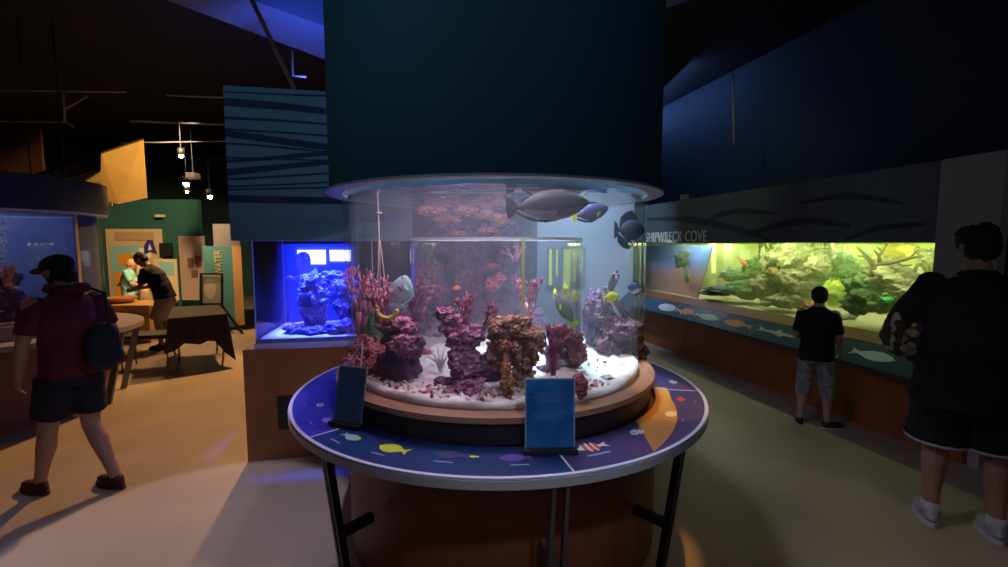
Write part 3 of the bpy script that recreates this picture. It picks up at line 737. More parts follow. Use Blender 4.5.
# header
hd = wpart(wslab(MB(), 4.47, 5.98, SB0 - .02, 15, 1.735, 2.40), 'header', mat('header_grey', (.085, .115, .125), .8))
wpart(wslab(MB(), 4.44, 4.60, 3.40, SB0 - .02, 0, 2.40), 'pilaster', mat('pilaster_grey', (.30, .30, .27), .8))
def hwave(pts, w):
    mb = MB(); up = []; dn = []
    P3 = [at_w(x, y, 4.47) for x, y in pts]
    # catmull smooth
    S = []
    for i in range(len(P3) - 1):
        a = P3[max(i - 1, 0)]; b = P3[i]; c = P3[i + 1]; d = P3[min(i + 2, len(P3) - 1)]
        for k in range(6):
            t = k / 6
            S.append(.5 * ((2 * b) + (c - a) * t + (2 * a - 5 * b + 4 * c - d) * t * t + (3 * b - a - 3 * c + d) * t ** 3))
    S.append(P3[-1]); n = len(S)
    for i, p in enumerate(S):
        ww = w * (.35 + .65 * math.sin(PI * (i + 1) / (n + 1)))
        up.append((p.y, p.z + ww / 2)); dn.append((p.y, p.z - ww / 2))
    mb.prism(up + dn[::-1], lambda s, z, d: wpt(4.47 - d, s, z), 0, .004)
    wpart(mb, 'wave_stripe', mat('header_stripe', (.035, .045, .06), .8), hd)
hwave([(648, 219), (680, 219), (706, 222), (740, 230), (770, 240)], .09)
hwave([(700, 224), (720, 215), (745, 211), (775, 214)], .07)
hwave([(746, 236), (775, 226), (810, 221), (850, 226)], .08)
hwave([(800, 203), (850, 196), (905, 204)], .05)
hwave([(845, 240), (880, 228), (925, 224)], .05)
# sign lettering
cu = bpy.data.curves.new('sign', 'FONT'); cu.body = 'SHIPWRECK COVE'; cu.size = 1; cu.extrude = .02; cu.space_character = 1.05
to = bpy.data.objects.new('tmp_text', cu); COL.objects.link(to)
dg = bpy.context.evaluated_depsgraph_get(); dg.update()
me = bpy.data.meshes.new_from_object(to.evaluated_get(dg)); bpy.data.objects.remove(to)
xs = [v.co.x for v in me.vertices]; ys = [v.co.y for v in me.vertices]
s_r = at_w(707, 238, 4.47).y; s_l = at_w(646, 238, 4.47).y
for v in me.vertices:
    u = (v.co.x - min(xs)) / (max(xs) - min(xs)); w = (v.co.y - min(ys)) / (max(ys) - min(ys))
    v.co = wpt(4.467 - v.co.z * .3, s_l + (s_r - s_l) * u, 1.755 + w * .165) - aq.location
me.materials.append(mat('letter_grey', (.70, .68, .58), .6))
lo = bpy.data.objects.new('sign_lettering', me); COL.objects.link(lo); lo.parent = hd
lo['label'] = 'pale grey letters reading SHIPWRECK COVE'
cw = wslab(MB(), 4.505, 5.93, SB0 - .04, SB1 + .88, .865, 1.725)
cwo = wpart(cw, 'tank_water', water_mat('cove_water', .42, (.75, 1.0, .35)), aq)
cwo['label'] = 'green-tinged hazy water'
# aquarium contents
def win(px, py, d): return at_w(px, py, 4.5 + d)
def wrock(specs, m, label, name='reef_rock', cat='rock', amp=.32):
    mb = MB()
    for i, (px, py, d, a, b, c) in enumerate(specs): rock_mb(mb, win(px, py, d), (a, b, c), i * 4 + len(label) * 1.3, amp, 4)
    return thing_mesh(name, mb, m, label, cat)
G1 = reef_mat('cove_grey', [(.12, .11, .07), (.30, .26, .20), (.45, .40, .32), (.2, .2, .12)], 5)
G2 = reef_mat('cove_green', [(.04, .09, .05), (.09, .18, .09), (.20, .26, .14)], 5)
G3 = reef_mat('cove_pale', [(.30, .28, .2), (.52, .48, .36), (.36, .36, .26)], 4)
G4 = mat('cove_tan', (.50, .30, .12), .8, col2=(.3, .2, .1), nscale=6, bump=.4)
wrock([(790, 262, .55, .30, .25, .20), (812, 255, .6, .25, .2, .18), (803, 280, .5, .25, .2, .18), (775, 285, .5, .25, .2, .18), (790, 300, .42, .22, .18, .10)], G1, 'large grey-brown coral mound in the middle of the long aquarium')
wrock([(800, 247, .45, .16, .12, .10), (818, 265, .42, .12, .1, .12), (785, 262, .35, .10, .1, .08)], G3, 'pale coral lump on top of the grey-brown mound', 'encrusting_coral', 'coral')
wrock([(775, 272, .30, .10, .08, .07)], G4, 'tan brain coral on the front of the grey-brown mound', 'brain_coral', 'coral', .15)
wrock([(748, 290, .55, .28, .2, .12), (735, 275, .6, .2, .16, .10), (758, 268, .6, .18, .15, .16)], G2, 'dark green weedy rock at the left of the long aquarium')
wrock([(727, 290, .30, .3, .2, .05), (715, 293, .35, .2, .2, .035)], mat('cove_dark_rock', (.04, .09, .08), .8), 'low dark ledge rock near the sunset backdrop')  # one even dark teal rock colour
wrock([(868, 290, .35, .20, .16, .15), (858, 305, .30, .14, .12, .09), (880, 302, .32, .14, .12, .10)], G2, 'dark green rock right of the boy')
wrock([(905, 280, .55, .32, .2, .14), (885, 272, .5, .2, .15, .12), (918, 295, .45, .25, .2, .12)], G1, 'broad brown rock under the driftwood in the long aquarium')
wrock([(845, 268, .7, .12, .12, .16), (850, 275, .6, .10, .10, .06)], G2, 'upright green sponge between the mounds', 'sponge', 'sponge')
wrock([(897, 251, .85, .14, .12, .10)], mat('cove_yellow', (.75, .55, .05), .7, col2=(.6, .4, .03), nscale=5, bump=.3), 'yellow-orange coral ball behind the driftwood', 'ball_coral', 'coral', .18)
wrock([(838, 291, .5, .16, .12, .14)], mat('cove_lime', (.55, .68, .12), .7, bump=.3), 'lime green boulder right of the centre mound', amp=.2)
wrock([(766, 304, .25, .07, .06, .035)], G3, 'pale lime stone on the gravel left of the centre mound', amp=.15)
wrock([(847, 317, .14, .09, .07, .03)], G3, 'pale stone against the pane right of the boy', amp=.15)
wrock([(813, 306, .25, .10, .08, .05)], mat('cove_rose', (.45, .22, .16), .8, bump=.4), 'rose-brown coral at the foot of the centre mound', 'brain_coral', 'coral', .25)
wrock([(886, 300, .12, .055, .05, .03)], mat('cove_bright_green', (.05, .75, .25), .5), 'vivid green anemone low at the right of the long aquarium', 'anemone', 'anemone', .2)
wrock([(930, 262, .5, .08, .07, .10)], G3, 'pale column rock at the right end of the long aquarium')
wrock([(682, 259, .13, .11, .03, .13)], mat('weed_dark', (.012, .035, .02), .9, bump=.4), 'dark green weed clump hanging before the sunset backdrop', 'weed_clump', 'weed', .4)
mb = MB(); DW = mat('driftwood', (.07, .032, .03), .8, bump=.3)
def dpath(pts, r0, r1, d0=.30):
    q = [win(x, y, d0) for x, y in pts]
    mb.tube(q, [r0 + (r1 - r0) * i / (len(q) - 1) for i in range(len(q))], 8)
dpath([(872, 282), (873, 270), (880, 264), (895, 262), (910, 258), (922, 256)], .030, .012)
dpath([(875, 268), (868, 258), (862, 252), (857, 247)], .022, .010)
dpath([(880, 264), (879, 256), (884, 249), (887, 244)], .020, .008)
dpath([(879, 256), (874, 250)], .014, .007)
dpath([(883, 252), (877, 247)], .010, .006)
dpath([(895, 262), (903, 266), (912, 265)], .012, .006)
dpath([(866, 256), (858, 256)], .011, .006)
dpath([(908, 259), (914, 254), (916, 251)], .010, .005)
thing_mesh('driftwood_branch', mb, DW, 'forked dark driftwood branch in the right part of the long aquarium', 'driftwood')
coral('dark antler coral on top of the green weedy rock', win(762, 262, .45), .30, .018, DW, 23, 3, stems=3)
coral('pale staghorn coral near the yellow coral ball', win(915, 272, .5), .26, .014, mat('cove_coral_tan', (.4, .3, .16), .8), 25, 3, stems=4)
coral('green twiggy weed behind the boy', win(828, 300, .4), .35, .012, mat('cove_weed', (.10, .2, .06), .8), 27, 3, stems=5, spread=.4)
# shipwreck-style timber frame
mb = MB(); T = mat('pale_timber', (.62, .70, .30), .7)
s1 = win(728, 250, .9)
for (xa, ya, xb, yb) in ((712, 244, 712, 285), (728, 244, 728, 285), (712, 276, 745, 276), (745, 250, 745, 285)):
    mb.bar(win(xa, ya, .85), win(xb, yb, .85), .09, .09)
thing_mesh('timber_frame', mb, T, 'pale timber frame of the sunken wreck at the left of the long aquarium', 'timber frame', smooth=False)
mb = MB()
for (xa, ya, xb, yb) in ((843, 246, 843, 292), (868, 246, 868, 284), (843, 262, 868, 262), (843, 272, 868, 272)):
    mb.bar(win(xa, ya, .95), win(xb, yb, .95), .05, .05)
thing_mesh('wreck_railing', mb, mat('railing_dark_green', (.10, .22, .08), .7), 'dark green ship railing behind the upright sponge', 'railing', smooth=False)
# sunset backdrop
m = bpy.data.materials.new('sunset_artwork'); m.use_nodes = True; nt = m.node_tree; b = nt.nodes['Principled BSDF']
tc = nt.nodes.new('ShaderNodeTexCoord'); sx = nt.nodes.new('ShaderNodeSeparateXYZ'); cr = nt.nodes.new('ShaderNodeValToRGB')
nz = nt.nodes.new('ShaderNodeTexNoise'); nz.inputs['Scale'].default_value = 2.5; ad = nt.nodes.new('ShaderNodeMath'); ad.operation = 'MULTIPLY_ADD'; ad.inputs[1].default_value = .35
nt.links.new(tc.outputs['Generated'], sx.inputs[0]); nt.links.new(tc.outputs['Generated'], nz.inputs['Vector'])
nt.links.new(nz.outputs['Fac'], ad.inputs[0]); nt.links.new(sx.outputs['Z'], ad.inputs[2])
e = cr.color_ramp.elements; e[0].position = .3; e[0].color = (.50, .22, .15, 1); e[1].position = 1.0; e[1].color = (.06, .18, .42, 1)
k = e.new(.62); k.color = (.45, .20, .20, 1); k = e.new(.76); k.color = (.12, .20, .42, 1)
nt.links.new(ad.outputs[0], cr.inputs['Fac']); nt.links.new(cr.outputs['Color'], b.inputs['Base Color']); b.inputs['Roughness'].default_value = .7
q = [win(636, 246, .25), win(712, 246, .25), win(697, 298, .25), win(636, 284, .25)]
mb = MB(); nrm = Vector((1, .235, 0)).normalized() * .03
for v in q: pass
bz = [Vector((p.x, p.y, p.z)) for p in q]
mb.ring([bz, [p + nrm for p in bz]])
bd = thing_mesh('backdrop_panel', mb, m, 'orange and blue sunset backdrop panel at the left end of the long aquarium', 'backdrop', smooth=False)
fish('reef_fish', 'dark green fish before the sunset backdrop', win(687, 277, .10), .34, .17, .05, R(-100), mat('fish_deepgreen', (.04, .12, .06), .5), mat('fish_deepgreen', (.04, .12, .06), .5), ry=R(15), dorsal=.2)
fish('reef_fish', 'red and white fish near the timber frame in the long aquarium', win(744, 263, .3), .18, .05, .03, R(-60), mat('fish_redcoat', (.5, .1, .06), .5), mat('fish_redcoat', (.5, .1, .06), .5), ry=R(40))

# small fixtures on top of header
tag(MB().box((-.05, -.05, 0), (.05, .05, .10), bev=.01).build('junction_box', mat('box_cream', (.45, .38, .28), .6), loc=at_w(684, 209, 4.6)), 'small cream box on top of the header above the sign', 'box')
bpy.data.objects['junction_box'].location.z = 2.4
tag(MB().tube([(0, -.06, .035), (0, .06, .035)], [.03, .035], 12).box((-.01, -.01, 0), (.01, .01, .03)).build('spot_fixture', BLACK, loc=at_w(694, 208, 4.6)), 'small black spotlight on top of the header beside the cream box', 'spotlight')
bpy.data.objects['spot_fixture'].location.z = 2.4

# ------------------------------------------------------------------ PEOPLE
def loft(mb, secs, right=(1, 0, 0), n=20):
    """secs: (point, rx, ry)"""
    right = Vector(right).normalized(); rings = []
    for i, (p, rx, ry) in enumerate(secs):
        a = Vector(secs[max(i - 1, 0)][0]); b = Vector(secs[min(i + 1, len(secs) - 1)][0])
        t = (b - a).normalized(); u = (right - t * right.dot(t)).normalized(); v = t.cross(u)
        p = Vector(p)
        rings.append([p + u * rx * math.cos(2 * PI * k / n) + v * ry * math.sin(2 * PI * k / n) for k in range(n)])
    return mb.ring(rings)
def limb(mb, pts, rads, n=12):
    pts = [Vector(p) for p in pts]
    mb.tube(pts, rads, n)
    mb.ell(pts[0], (rads[0],) * 3, 12); mb.ell(pts[-1], (rads[-1],) * 3, 12)
def mixp(a, b, t): return Vector(a).lerp(Vector(b), t)
def hand(mb, wrist, d, palm_n, s, side, curl=.5):
    """fingers follow direction d, curling towards palm_n; thumb on 'side' vector"""
    w = Vector(wrist); d = Vector(d).normalized(); pn = Vector(palm_n).normalized(); sd = d.cross(pn).normalized() * side
    rot = Matrix((sd, d, pn)).transposed()
    mb.ell(w + d * .045 * s, (.038 * s, .05 * s, .016 * s), 14, rot)
    for i, (o, L) in enumerate(((.027, .068), (.009, .078), (-.009, .073), (-.026, .056))):
        b = w + d * .08 * s + sd * o * s; L *= s
        c1 = curl * .7 + .05 * i; c2 = curl * 1.6
        p1 = b + (d * math.cos(c1) + pn * math.sin(c1)) * L * .45
        p2 = p1 + (d * math.cos(c2) + pn * math.sin(c2)) * L * .33
        p3 = p2 + (d * math.cos(c2 + .4) + pn * math.sin(c2 + .4)) * L * .26
        limb(mb, [b, p1, p2, p3], [.0095 * s, .009 * s, .008 * s, .007 * s], 8)
    tb = w + d * .025 * s + sd * .03 * s
    t1 = tb + (d * .6 + sd * .8).normalized() * .035 * s + pn * .006
    limb(mb, [tb, t1, t1 + (d * .9 + sd * .25 + pn * .3).normalized() * .03 * s], [.012 * s, .0105 * s, .009 * s], 8)

def person(label, loc, rz, h, J, skin, parts, voxel=.0075, group=None, hands=True):
    """J: joints in local frame, x right, y forward. parts: clothing description"""
    s = h / 1.75
    t = empty('person', label, 'person', loc, rz, group)
    V = {k: Vector(v) * s for k, v in J.items()}
    up = (V['head'] - V['neck']).normalized()
    mb = MB()
    rt = V.get('right', Vector((1, 0, 0))).normalized()
    pel, wai, che, nek, hed = V['pelvis'], V['waist'], V['chest'], V['neck'], V['head']
    loft(mb, [(pel - Vector((0, 0, .10 * s)), .12 * s, .085 * s), (pel, .165 * s, .115 * s), (wai, .14 * s, .10 * s), (che, .165 * s, .118 * s), (mixp(che, nek, .62), .165 * s, .088 * s), (nek, .062 * s, .058 * s), (mixp(nek, hed, .5), .054 * s, .056 * s)], rt)
    f = V.get('face', Vector((0, 1, 0))).normalized()
    sd = f.cross(up).normalized(); f = up.cross(sd).normalized()
    HR = Matrix((sd, f, up)).transposed()
    hw = .076 * s
    mb.ell(hed + up * .02 * s, (hw, .096 * s, .098 * s), 20, HR)
    mb.ell(hed - up * .045 * s + f * .018 * s, (.056 * s, .072 * s, .075 * s), 16, HR)
    mb.ell(hed + f * .098 * s - up * .012 * s, (.012 * s, .02 * s, .022 * s), 10, HR)     # nose
    mb.ell(hed + f * .082 * s - up * .055 * s, (.024 * s, .012 * s, .008 * s), 10, HR)    # lips
    mb.ell(hed + f * .068 * s - up * .098 * s, (.024 * s, .02 * s, .016 * s), 10, HR)     # chin
    mb.ell(hed + f * .084 * s + up * .030 * s, (.050 * s, .012 * s, .009 * s), 10, HR)    # brow
    for k in (-1, 1):
        mb.ell(hed + sd * k * hw * 1.02 - up * .008 * s - f * .008 * s, (.010 * s, .02 * s, .032 * s), 10, HR)
    for sfx in 'LR':
        S, E_, W_ = V['sh' + sfx], V['el' + sfx], V['wr' + sfx]
        limb(mb, [S, mixp(S, E_, .5), E_], [.056 * s, .047 * s, .038 * s])
        limb(mb, [E_, mixp(E_, W_, .3), W_], [.038 * s, .040 * s, .025 * s])
        if hands:
            d = V.get('hd' + sfx, W_ - E_); pn = V.get('hn' + sfx, Vector((-1 if sfx == 'R' else 1, 0, 0)))
            hand(mb, W_, d, pn, s, 1 if sfx == 'R' else -1, curl=parts.get('curl', .5))
        else:
            mb.ell(W_ + (W_ - E_).normalized() * .06 * s, (.035 * s,) * 3, 10)
        Hh, K, A = V['hip' + sfx], V['kn' + sfx], V['an' + sfx]
        limb(mb, [Hh, mixp(Hh, K, .4), mixp(Hh, K, .85), K], [.092 * s, .085 * s, .062 * s, .058 * s])
        limb(mb, [K, mixp(K, A, .28) + Vector((0, -.012 * s, 0)), mixp(K, A, .7), A], [.057 * s, .062 * s, .042 * s, .038 * s])
        fd = V.get('ft' + sfx, Vector((0, 1, 0))).normalized()
        ft = A + fd * .08 * s; ft.z = A.z - .045 * s
        fr = Matrix((fd.cross(Vector((0, 0, 1))), fd, Vector((0, 0, 1)))).transposed()
        mb.ell(ft, (.040 * s, .115 * s, .03 * s), 14, fr)
    remesh(mb, 'body', skin, t, voxel, 3)
    # eyes
    for k in (-1, 1):
        MB().ell(hed + f * .088 * s + sd * k * .030 * s + up * .008 * s, (.012 * s, .008 * s, .008 * s), 10, HR).build('eye', mat('eye_dark', (.03, .02, .02), .2), t, smooth=True)
    # shirt
    P_ = parts
    if 'shirt' in P_:
        g = P_.get('loose', .022) * s; dz = P_.get('hem', .06) * s
        mb = MB()
        dn = (pel - wai).normalized()
        loft(mb, [(pel + dn * dz, .172 * s + g * 1.5, .122 * s + g * 1.4), (pel, .168 * s + g * 1.35, .12 * s + g * 1.3), (wai, .15 * s + g * 1.5, .11 * s + g * 1.5), (che, .172 * s + g, .122 * s + g * 1.1), (mixp(che, nek, .62), .172 * s + g * .6, .095 * s + g * .6), (mixp(che, nek, .92), .085 * s, .078 * s), (mixp(che, nek, 1.02), .072 * s, .070 * s)], rt)
        for sfx in 'LR':
            S, E_, W_ = V['sh' + sfx], V['el' + sfx], V['wr' + sfx]
            sl = P_.get('sleeve', .8)
            if sl <= 1:
                e = mixp(S, E_, sl); limb(mb, [S - Vector((0, 0, .012 * s)), mixp(S, e, .5)], [.058 * s + g * .3, .056 * s + g * .4]); mb.tube([mixp(S, e, .4), e], [.056 * s + g * .4, .052 * s + g * .6], 14)
            else:
                limb(mb, [S, E_], [.060 * s + g * .5, .05 * s + g]); mb.tube([E_, mixp(E_, W_, .95)], [.048 * s + g, .036 * s + g * .6], 14)
        remesh(mb, P_.get('shirt_name', 'shirt'), P_['shirt'], t, voxel * 1.2, 3, .012 * s, .13, seed=h * 7)
    if 'shorts' in P_:
        g = P_.get('sg', .03) * s; mb = MB(); kk = P_.get('short_len', .8); lr = P_.get('lr', 1.)
        loft(mb, [(pel + Vector((0, 0, -.12 * s)), .165 * s + g, .11 * s + g), (pel + Vector((0, 0, -.03 * s)), .168 * s + g * .7, .118 * s + g * .7), (mixp(pel, wai, .45), .155 * s + g * .4, .11 * s + g * .4)], rt)
        for sfx in 'LR':
            Hh, K, A = V['hip' + sfx], V['kn' + sfx], V['an' + sfx]
            e = mixp(Hh, K, kk) if kk <= 1 else mixp(K, A, kk - 1)
            pts = [Hh, mixp(Hh, K, min(kk, 1) * .5), e] if kk <= 1 else [Hh, K, e]
            mb.tube(pts, [.10 * s * lr + g * .6, .098 * s * lr + g * .7, (.09 * s + g if kk <= 1 else .068 * s + g * .6)], 16)
            if 'cuff' in P_:
                q = (e - pts[-2]).normalized()
                MB().tube([e - q * .002, e + q * .014 * s], [.092 * s + g, .092 * s + g], 20).build('hem', P_['cuff'], t, smooth=True)
        remesh(mb, P_.get('shorts_name', 'shorts'), P_['shorts'], t, voxel * 1.2, 3, .010 * s, .12, seed=h * 5)
    for sfx in 'LR':
        A = V['an' + sfx]; fd = V.get('ft' + sfx, Vector((0, 1, 0))).normalized(); sdv = fd.cross(Vector((0, 0, 1)))
        fr = Matrix((sdv, fd, Vector((0, 0, 1)))).transposed()
        g0 = A.z - .085 * s
        if 'sock' in P_:
            MB().tube([A - Vector((0, 0, .03 * s)), A + Vector((0, 0, .045 * s))], [.047 * s, .045 * s], 16).build('sock', P_['sock'], t, smooth=True)
        c = Vector((A.x, A.y, 0)) + fd * .065 * s
        zz = lambda z: Vector((0, 0, max(g0, 0) + z * s))
        mb = MB()
        mb.ell(c + zz(.045), (.050 * s, .14 * s, .042 * s), 16, fr); mb.ell(c - fd * .06 * s + zz(.062), (.044 * s, .065 * s, .052 * s), 14, fr)
        so = remesh(mb, 'shoe', P_['shoe'], t, voxel, 2)
        n = 20
        ol = [(.052 * s * math.cos(2 * PI * k / n) * (1 - .12 * math.sin(2 * PI * k / n + PI)), .146 * s * math.sin(2 * PI * k / n)) for k in range(n)]
        MB().prism(ol, lambda x, y, d: c + sdv * x + fd * y + zz(0) + Vector((0, 0, d)), .0005, .024 * s).build('shoe_sole', P_['sole'], so)
    if 'hair' in P_:
        mb = MB(); hr = P_.get('hair_r', 1.0)
        mb.ell(hed + up * .038 * s - f * .014 * s, (hw * 1.10 * hr, .098 * s * hr, .092 * s * hr), 22, HR)
        mb.ell(hed - up * .005 * s - f * .034 * s, (hw * 1.04 * hr, .074 * s * hr, .085 * s * hr), 18, HR)
        for q in P_.get('hair_extra', []): mb.ell(hed + sd * q[0] * s + f * q[1] * s + up * q[2] * s, [v * s for v in q[3]], 14, HR)
        remesh(mb, 'hair', P_['hair'], t, voxel, 2, P_.get('hair_disp', .008) * s, P_.get('hair_ds', .03), seed=2)
    return t, V, HR, (sd, f, up)

SK1 = mat('skin_tan', (.30, .17, .12), .6)
SK2 = mat('skin_light', (.36, .22, .165), .6)
TEEB = mat('cloth_black', (.0035, .0035, .005), .9)
HAIRD = mat('hair_dark', (.008, .006, .006), .7, bump=.5, bscale=60)
def base_pose():
    return dict(pelvis=(0, 0, .93), waist=(0, -.01, 1.08), chest=(0, -.005, 1.28), neck=(0, -.01, 1.49), head=(0, .02, 1.635),
                shL=(-.185, -.01, 1.42), shR=(.185, -.01, 1.42), elL=(-.25, -.04, 1.14), elR=(.25, -.04, 1.14), wrL=(-.25, .06, .90), wrR=(.25, .06, .90),
                hipL=(-.09, 0, .88), hipR=(.09, 0, .88), knL=(-.11, .02, .48), knR=(.11, .02, .48), anL=(-.12, -.03, .085), anR=(.12, -.03, .085))
# --- visitor in maroon (faces -X, i.e. local +Y -> world left)
j = base_pose()
j.update(knL=(-.10, .12, .48), anL=(-.11, .24, .085), knR=(.11, .02, .47), anR=(.12, -.20, .085), hipL=(-.09, .02, .88),
         elL=(-.235, .04, 1.15), wrL=(-.22, .15, .90), elR=(.26, -.06, 1.15), wrR=(.25, .10, .95), head=(0, .05, 1.62), neck=(0, .0, 1.49), chest=(0, -.02, 1.28),
         face=(-.15, 1, -.08))
pA = (at_z(48, 488, 0) + at_z(114, 494, 0)) / 2
skirt = mat('cloth_navy', (.009, .011, .028), .9)
t, V, HR, (sd, f, up) = person('person walking left in a dark cap, maroon shirt and navy shorts', (pA.x, pA.y, 0), R(72), 1.65, j, SK2,
    dict(shirt=mat('cloth_maroon', (.105, .010, .028), .9), shorts=skirt, short_len=.72, sg=.014, loose=.014, hem=.04, sleeve=.75,
         shoe=mat('shoe_darkred', (.05, .008, .014), .7), sole=mat('sole_dark', (.05, .02, .02), .7), hair=HAIRD, hair_r=1.0,
         hair_extra=[(0, -.09, -.06, (.045, .035, .05))]))
s = 1.65 / 1.75; hed = V['head']
mb = MB()
mb.ell(hed + up * .055 * s - f * .01 * s, (.092 * s, .112 * s, .072 * s), 22, HR)
cap = remesh(mb, 'cap', mat('cap_black', (.012, .010, .014), .9), t, .008, 2)
fn = lambda x, y, d: hed + up * (.055 * s + d - .16 * (x * x) * 1.2) + sd * x + f * (.07 * s + y)
MB().prism([(-.075, 0), (-.07, .06), (-.04, .095), (0, .105), (.04, .095), (.07, .06), (.075, 0), (0, .01)], fn, -.004, .004).build('cap_brim', _m['cap_black'], cap)
mb = MB(); mb.ell(hed + f * .062 * s - up * .085 * s, (.055 * s, .045 * s, .045 * s), 14, HR); mb.ell(hed + f * .01 * s - up * .05 * s, (.082 * s, .03 * s, .04 * s), 12, HR)
remesh(mb, 'beard', HAIRD, t, .006, 1)
# hood roll at neck
MB().lathe([(.075, 1.40), (.115, 1.40), (.125, 1.425), (.11, 1.455), (.08, 1.45)], 20, c=(0, -.035)).build('hood', mat('hood_maroon', (.07, .008, .03), .9), t, smooth=True)
# bag (worn by the person -> held thing stays top-level)
bag = empty('shoulder_bag', 'dark blue drawstring bag slung behind the visitor in maroon', 'bag', (0, 0, 0))
Mt = Matrix.Translation(Vector((pA.x, pA.y, 0))) @ Matrix.Rotation(R(72), 4, 'Z')
bag.matrix_basis = Mt
mb = MB(); mb.ell((.10, -.185, 1.03), (.11, .06, .16), 20); mb.ell((.10, -.185, .95), (.12, .07, .10), 16)
remesh(mb, 'pouch', mat('bag_blue', (.014, .014, .03), .85), bag, .010, 2, .012, .1)
mb = MB(); mb.tube([(.12, -.22, 1.15), (.15, -.15, 1.38), (.12, -.02, 1.425), (.15, .12, 1.34)], .010, 8)
mb.build('strap', mat('bag_strap', (.02, .02, .05), .8), bag, smooth=True)
ph = MB().box((-.045, -.012, 0), (.045, .012, .05), bev=.01).build('phone_pouch', mat('pouch_grey', (.35, .38, .42), .4))
ph.matrix_basis = Mt @ Matrix.Translation((.235, -.035, .965)) @ Matrix.Rotation(R(90), 4, 'Z')
tag(ph, 'pale grey pouch clipped to the waist of the visitor in maroon', 'pouch')

# --- man on right, back to camera
j = base_pose()
j.update(knL=(-.12, .02, .48), anL=(-.13, -.02, .085), knR=(.13, .0, .48), anR=(.14, -.06, .085), hipL=(-.10, 0, .88), hipR=(.10, 0, .88),
         shL=(-.20, 0, 1.42), elL=(-.31, .04, 1.16), wrL=(-.22, .27, 1.13), elR=(.30, .08, 1.16), wrR=(.24, .30, 1.05), shR=(.20, 0, 1.42),
         head=(.0, .06, 1.62), neck=(0, .02, 1.49), face=(-.25, 1, -.25))
pB = (at_z(935, 521, 0) + at_z(980, 531, 0)) / 2
tB, V, HR, _ = person('tall person at the right edge in oversized black shirt and shorts, seen from behind', (pB.x, pB.y, 0), R(-28), 1.83, j, SK1,
    dict(shirt=TEEB, shorts=TEEB, short_len=.93, sg=.055, loose=.06, hem=.20, sleeve=.95, cuff=mat('hem_white', (.32, .32, .38), .8),
         shoe=mat('shoe_white', (.32, .32, .34), .6), sole=mat('sole_white', (.45, .45, .48), .6), sock=mat('sock_white', (.4, .4, .44), .9), hair=HAIRD, hair_r=1.02, hair_disp=.014,
         hair_extra=[(.02, -.02, .095, (.065, .07, .045)), (-.03, .03, .09, (.05, .05, .04))]))
# camo bag held under left arm
cm = mat('camouflage_cloth', (.035, .04, .022), .95, col2=(.30, .27, .19), nscale=11, contrast=(.49, .51), detail=1)
cb = empty('camouflage_jacket', 'bundled camouflage jacket under the left arm of the tall person', 'jacket', at_y(911, 328, 2.86))
mb = MB(); mb.ell((0, 0, 0), (.14, .11, .18), 18); mb.ell((-.06, 0, -.03), (.11, .09, .15), 16); mb.ell((.05, .02, -.12), (.12, .10, .10), 16)
remesh(mb, 'folded_cloth', cm, cb, .010, 5, .016, .07, seed=4)
mb = MB(); mb.tube([(-.10, -.03, .10), (-.13, -.05, -.02), (-.10, -.05, -.14)], [.035, .04, .03], 12)
remesh(mb, 'sleeve', cm, cb, .010, 2, .02, .07, seed=8)
# --- boy
j = base_pose()
j.update(head=(0, .03, 1.605), anL=(-.13, -.03, .085), anR=(.15, .0, .085), knR=(.13, .03, .48), shL=(-.165, -.01, 1.41), shR=(.165, -.01, 1.41), elL=(-.21, .0, 1.14), elR=(.22, .0, 1.14), wrR=(.235, .12, .96), wrL=(-.14, .20, 1.05), ftR=(.9, .6, 0), ftL=(-.1, 1, 0), face=(-.1, 1, 0))
pC = (at_z(800, 424, 0) + at_z(824, 428, 0)) / 2
person('boy in a black t-shirt and grey striped shorts facing the long aquarium', (pC.x, pC.y, 0), R(-35), 1.34, j, SK2,
    dict(shirt=TEEB, shorts=mat('cloth_greystripe', (.14, .14, .15), .9, col2=(.26, .26, .27), nscale=28), short_len=1.28, lr=.88, sg=.008, loose=.014, hem=.09, sleeve=.85,
         shoe=mat('shoe_black', (.012, .012, .015), .6), sole=mat('sole_grey', (.4, .4, .4), .6), hair=mat('hair_brown', (.02, .014, .01), .7), hair_r=1.04), voxel=.0065)
# --- far people at the craft table
j = base_pose()
j.update(pelvis=(0, -.06, .93), waist=(0, -.02, 1.08), chest=(0, .07, 1.26), neck=(0, .18, 1.44), head=(0, .27, 1.55), face=(0, 1, -.7),
         shL=(-.18, .14, 1.37), shR=(.18, .14, 1.37), elL=(-.23, .18, 1.10), elR=(.23, .18, 1.10), wrL=(-.10, .40, 1.04), wrR=(.10, .40, 1.04), hipL=(-.09, -.08, .88), hipR=(.09, -.08, .88))
pm = at_y(161, 300, 7.5)
person('person in a black t-shirt and khaki shorts bending over the craft table', (pm.x, pm.y, 0), R(100), 1.66, j, SK1,
    dict(shirt=TEEB, shorts=mat('cloth_khaki', (.42, .27, .20), .9), short_len=.9, shoe=BLACK, sole=BLACK, hair=HAIRD, sleeve=.8), voxel=.012)
j2 = base_pose(); j2.update(head=(0, .08, 1.58), neck=(0, .03, 1.47), face=(0, 1, -.5), wrL=(-.1, .36, 1.05), wrR=(.1, .36, 1.05), elL=(-.23, .08, 1.14), elR=(.23, .08, 1.14))
pm = at_y(130, 300, 9.0)
person('child with light hair in an aqua shirt at the craft table', (pm.x, pm.y, 0), R(-60), 1.46, j2, SK2,
    dict(shirt=mat('cloth_aqua', (.20, .50, .46), .9), shorts=mat('cloth_tan', (.4, .28, .18), .9), shoe=BLACK, sole=BLACK, hair=mat('hair_blond', (.45, .28, .10), .8)), voxel=.012)
pm = at_y(144, 300, 9.3)
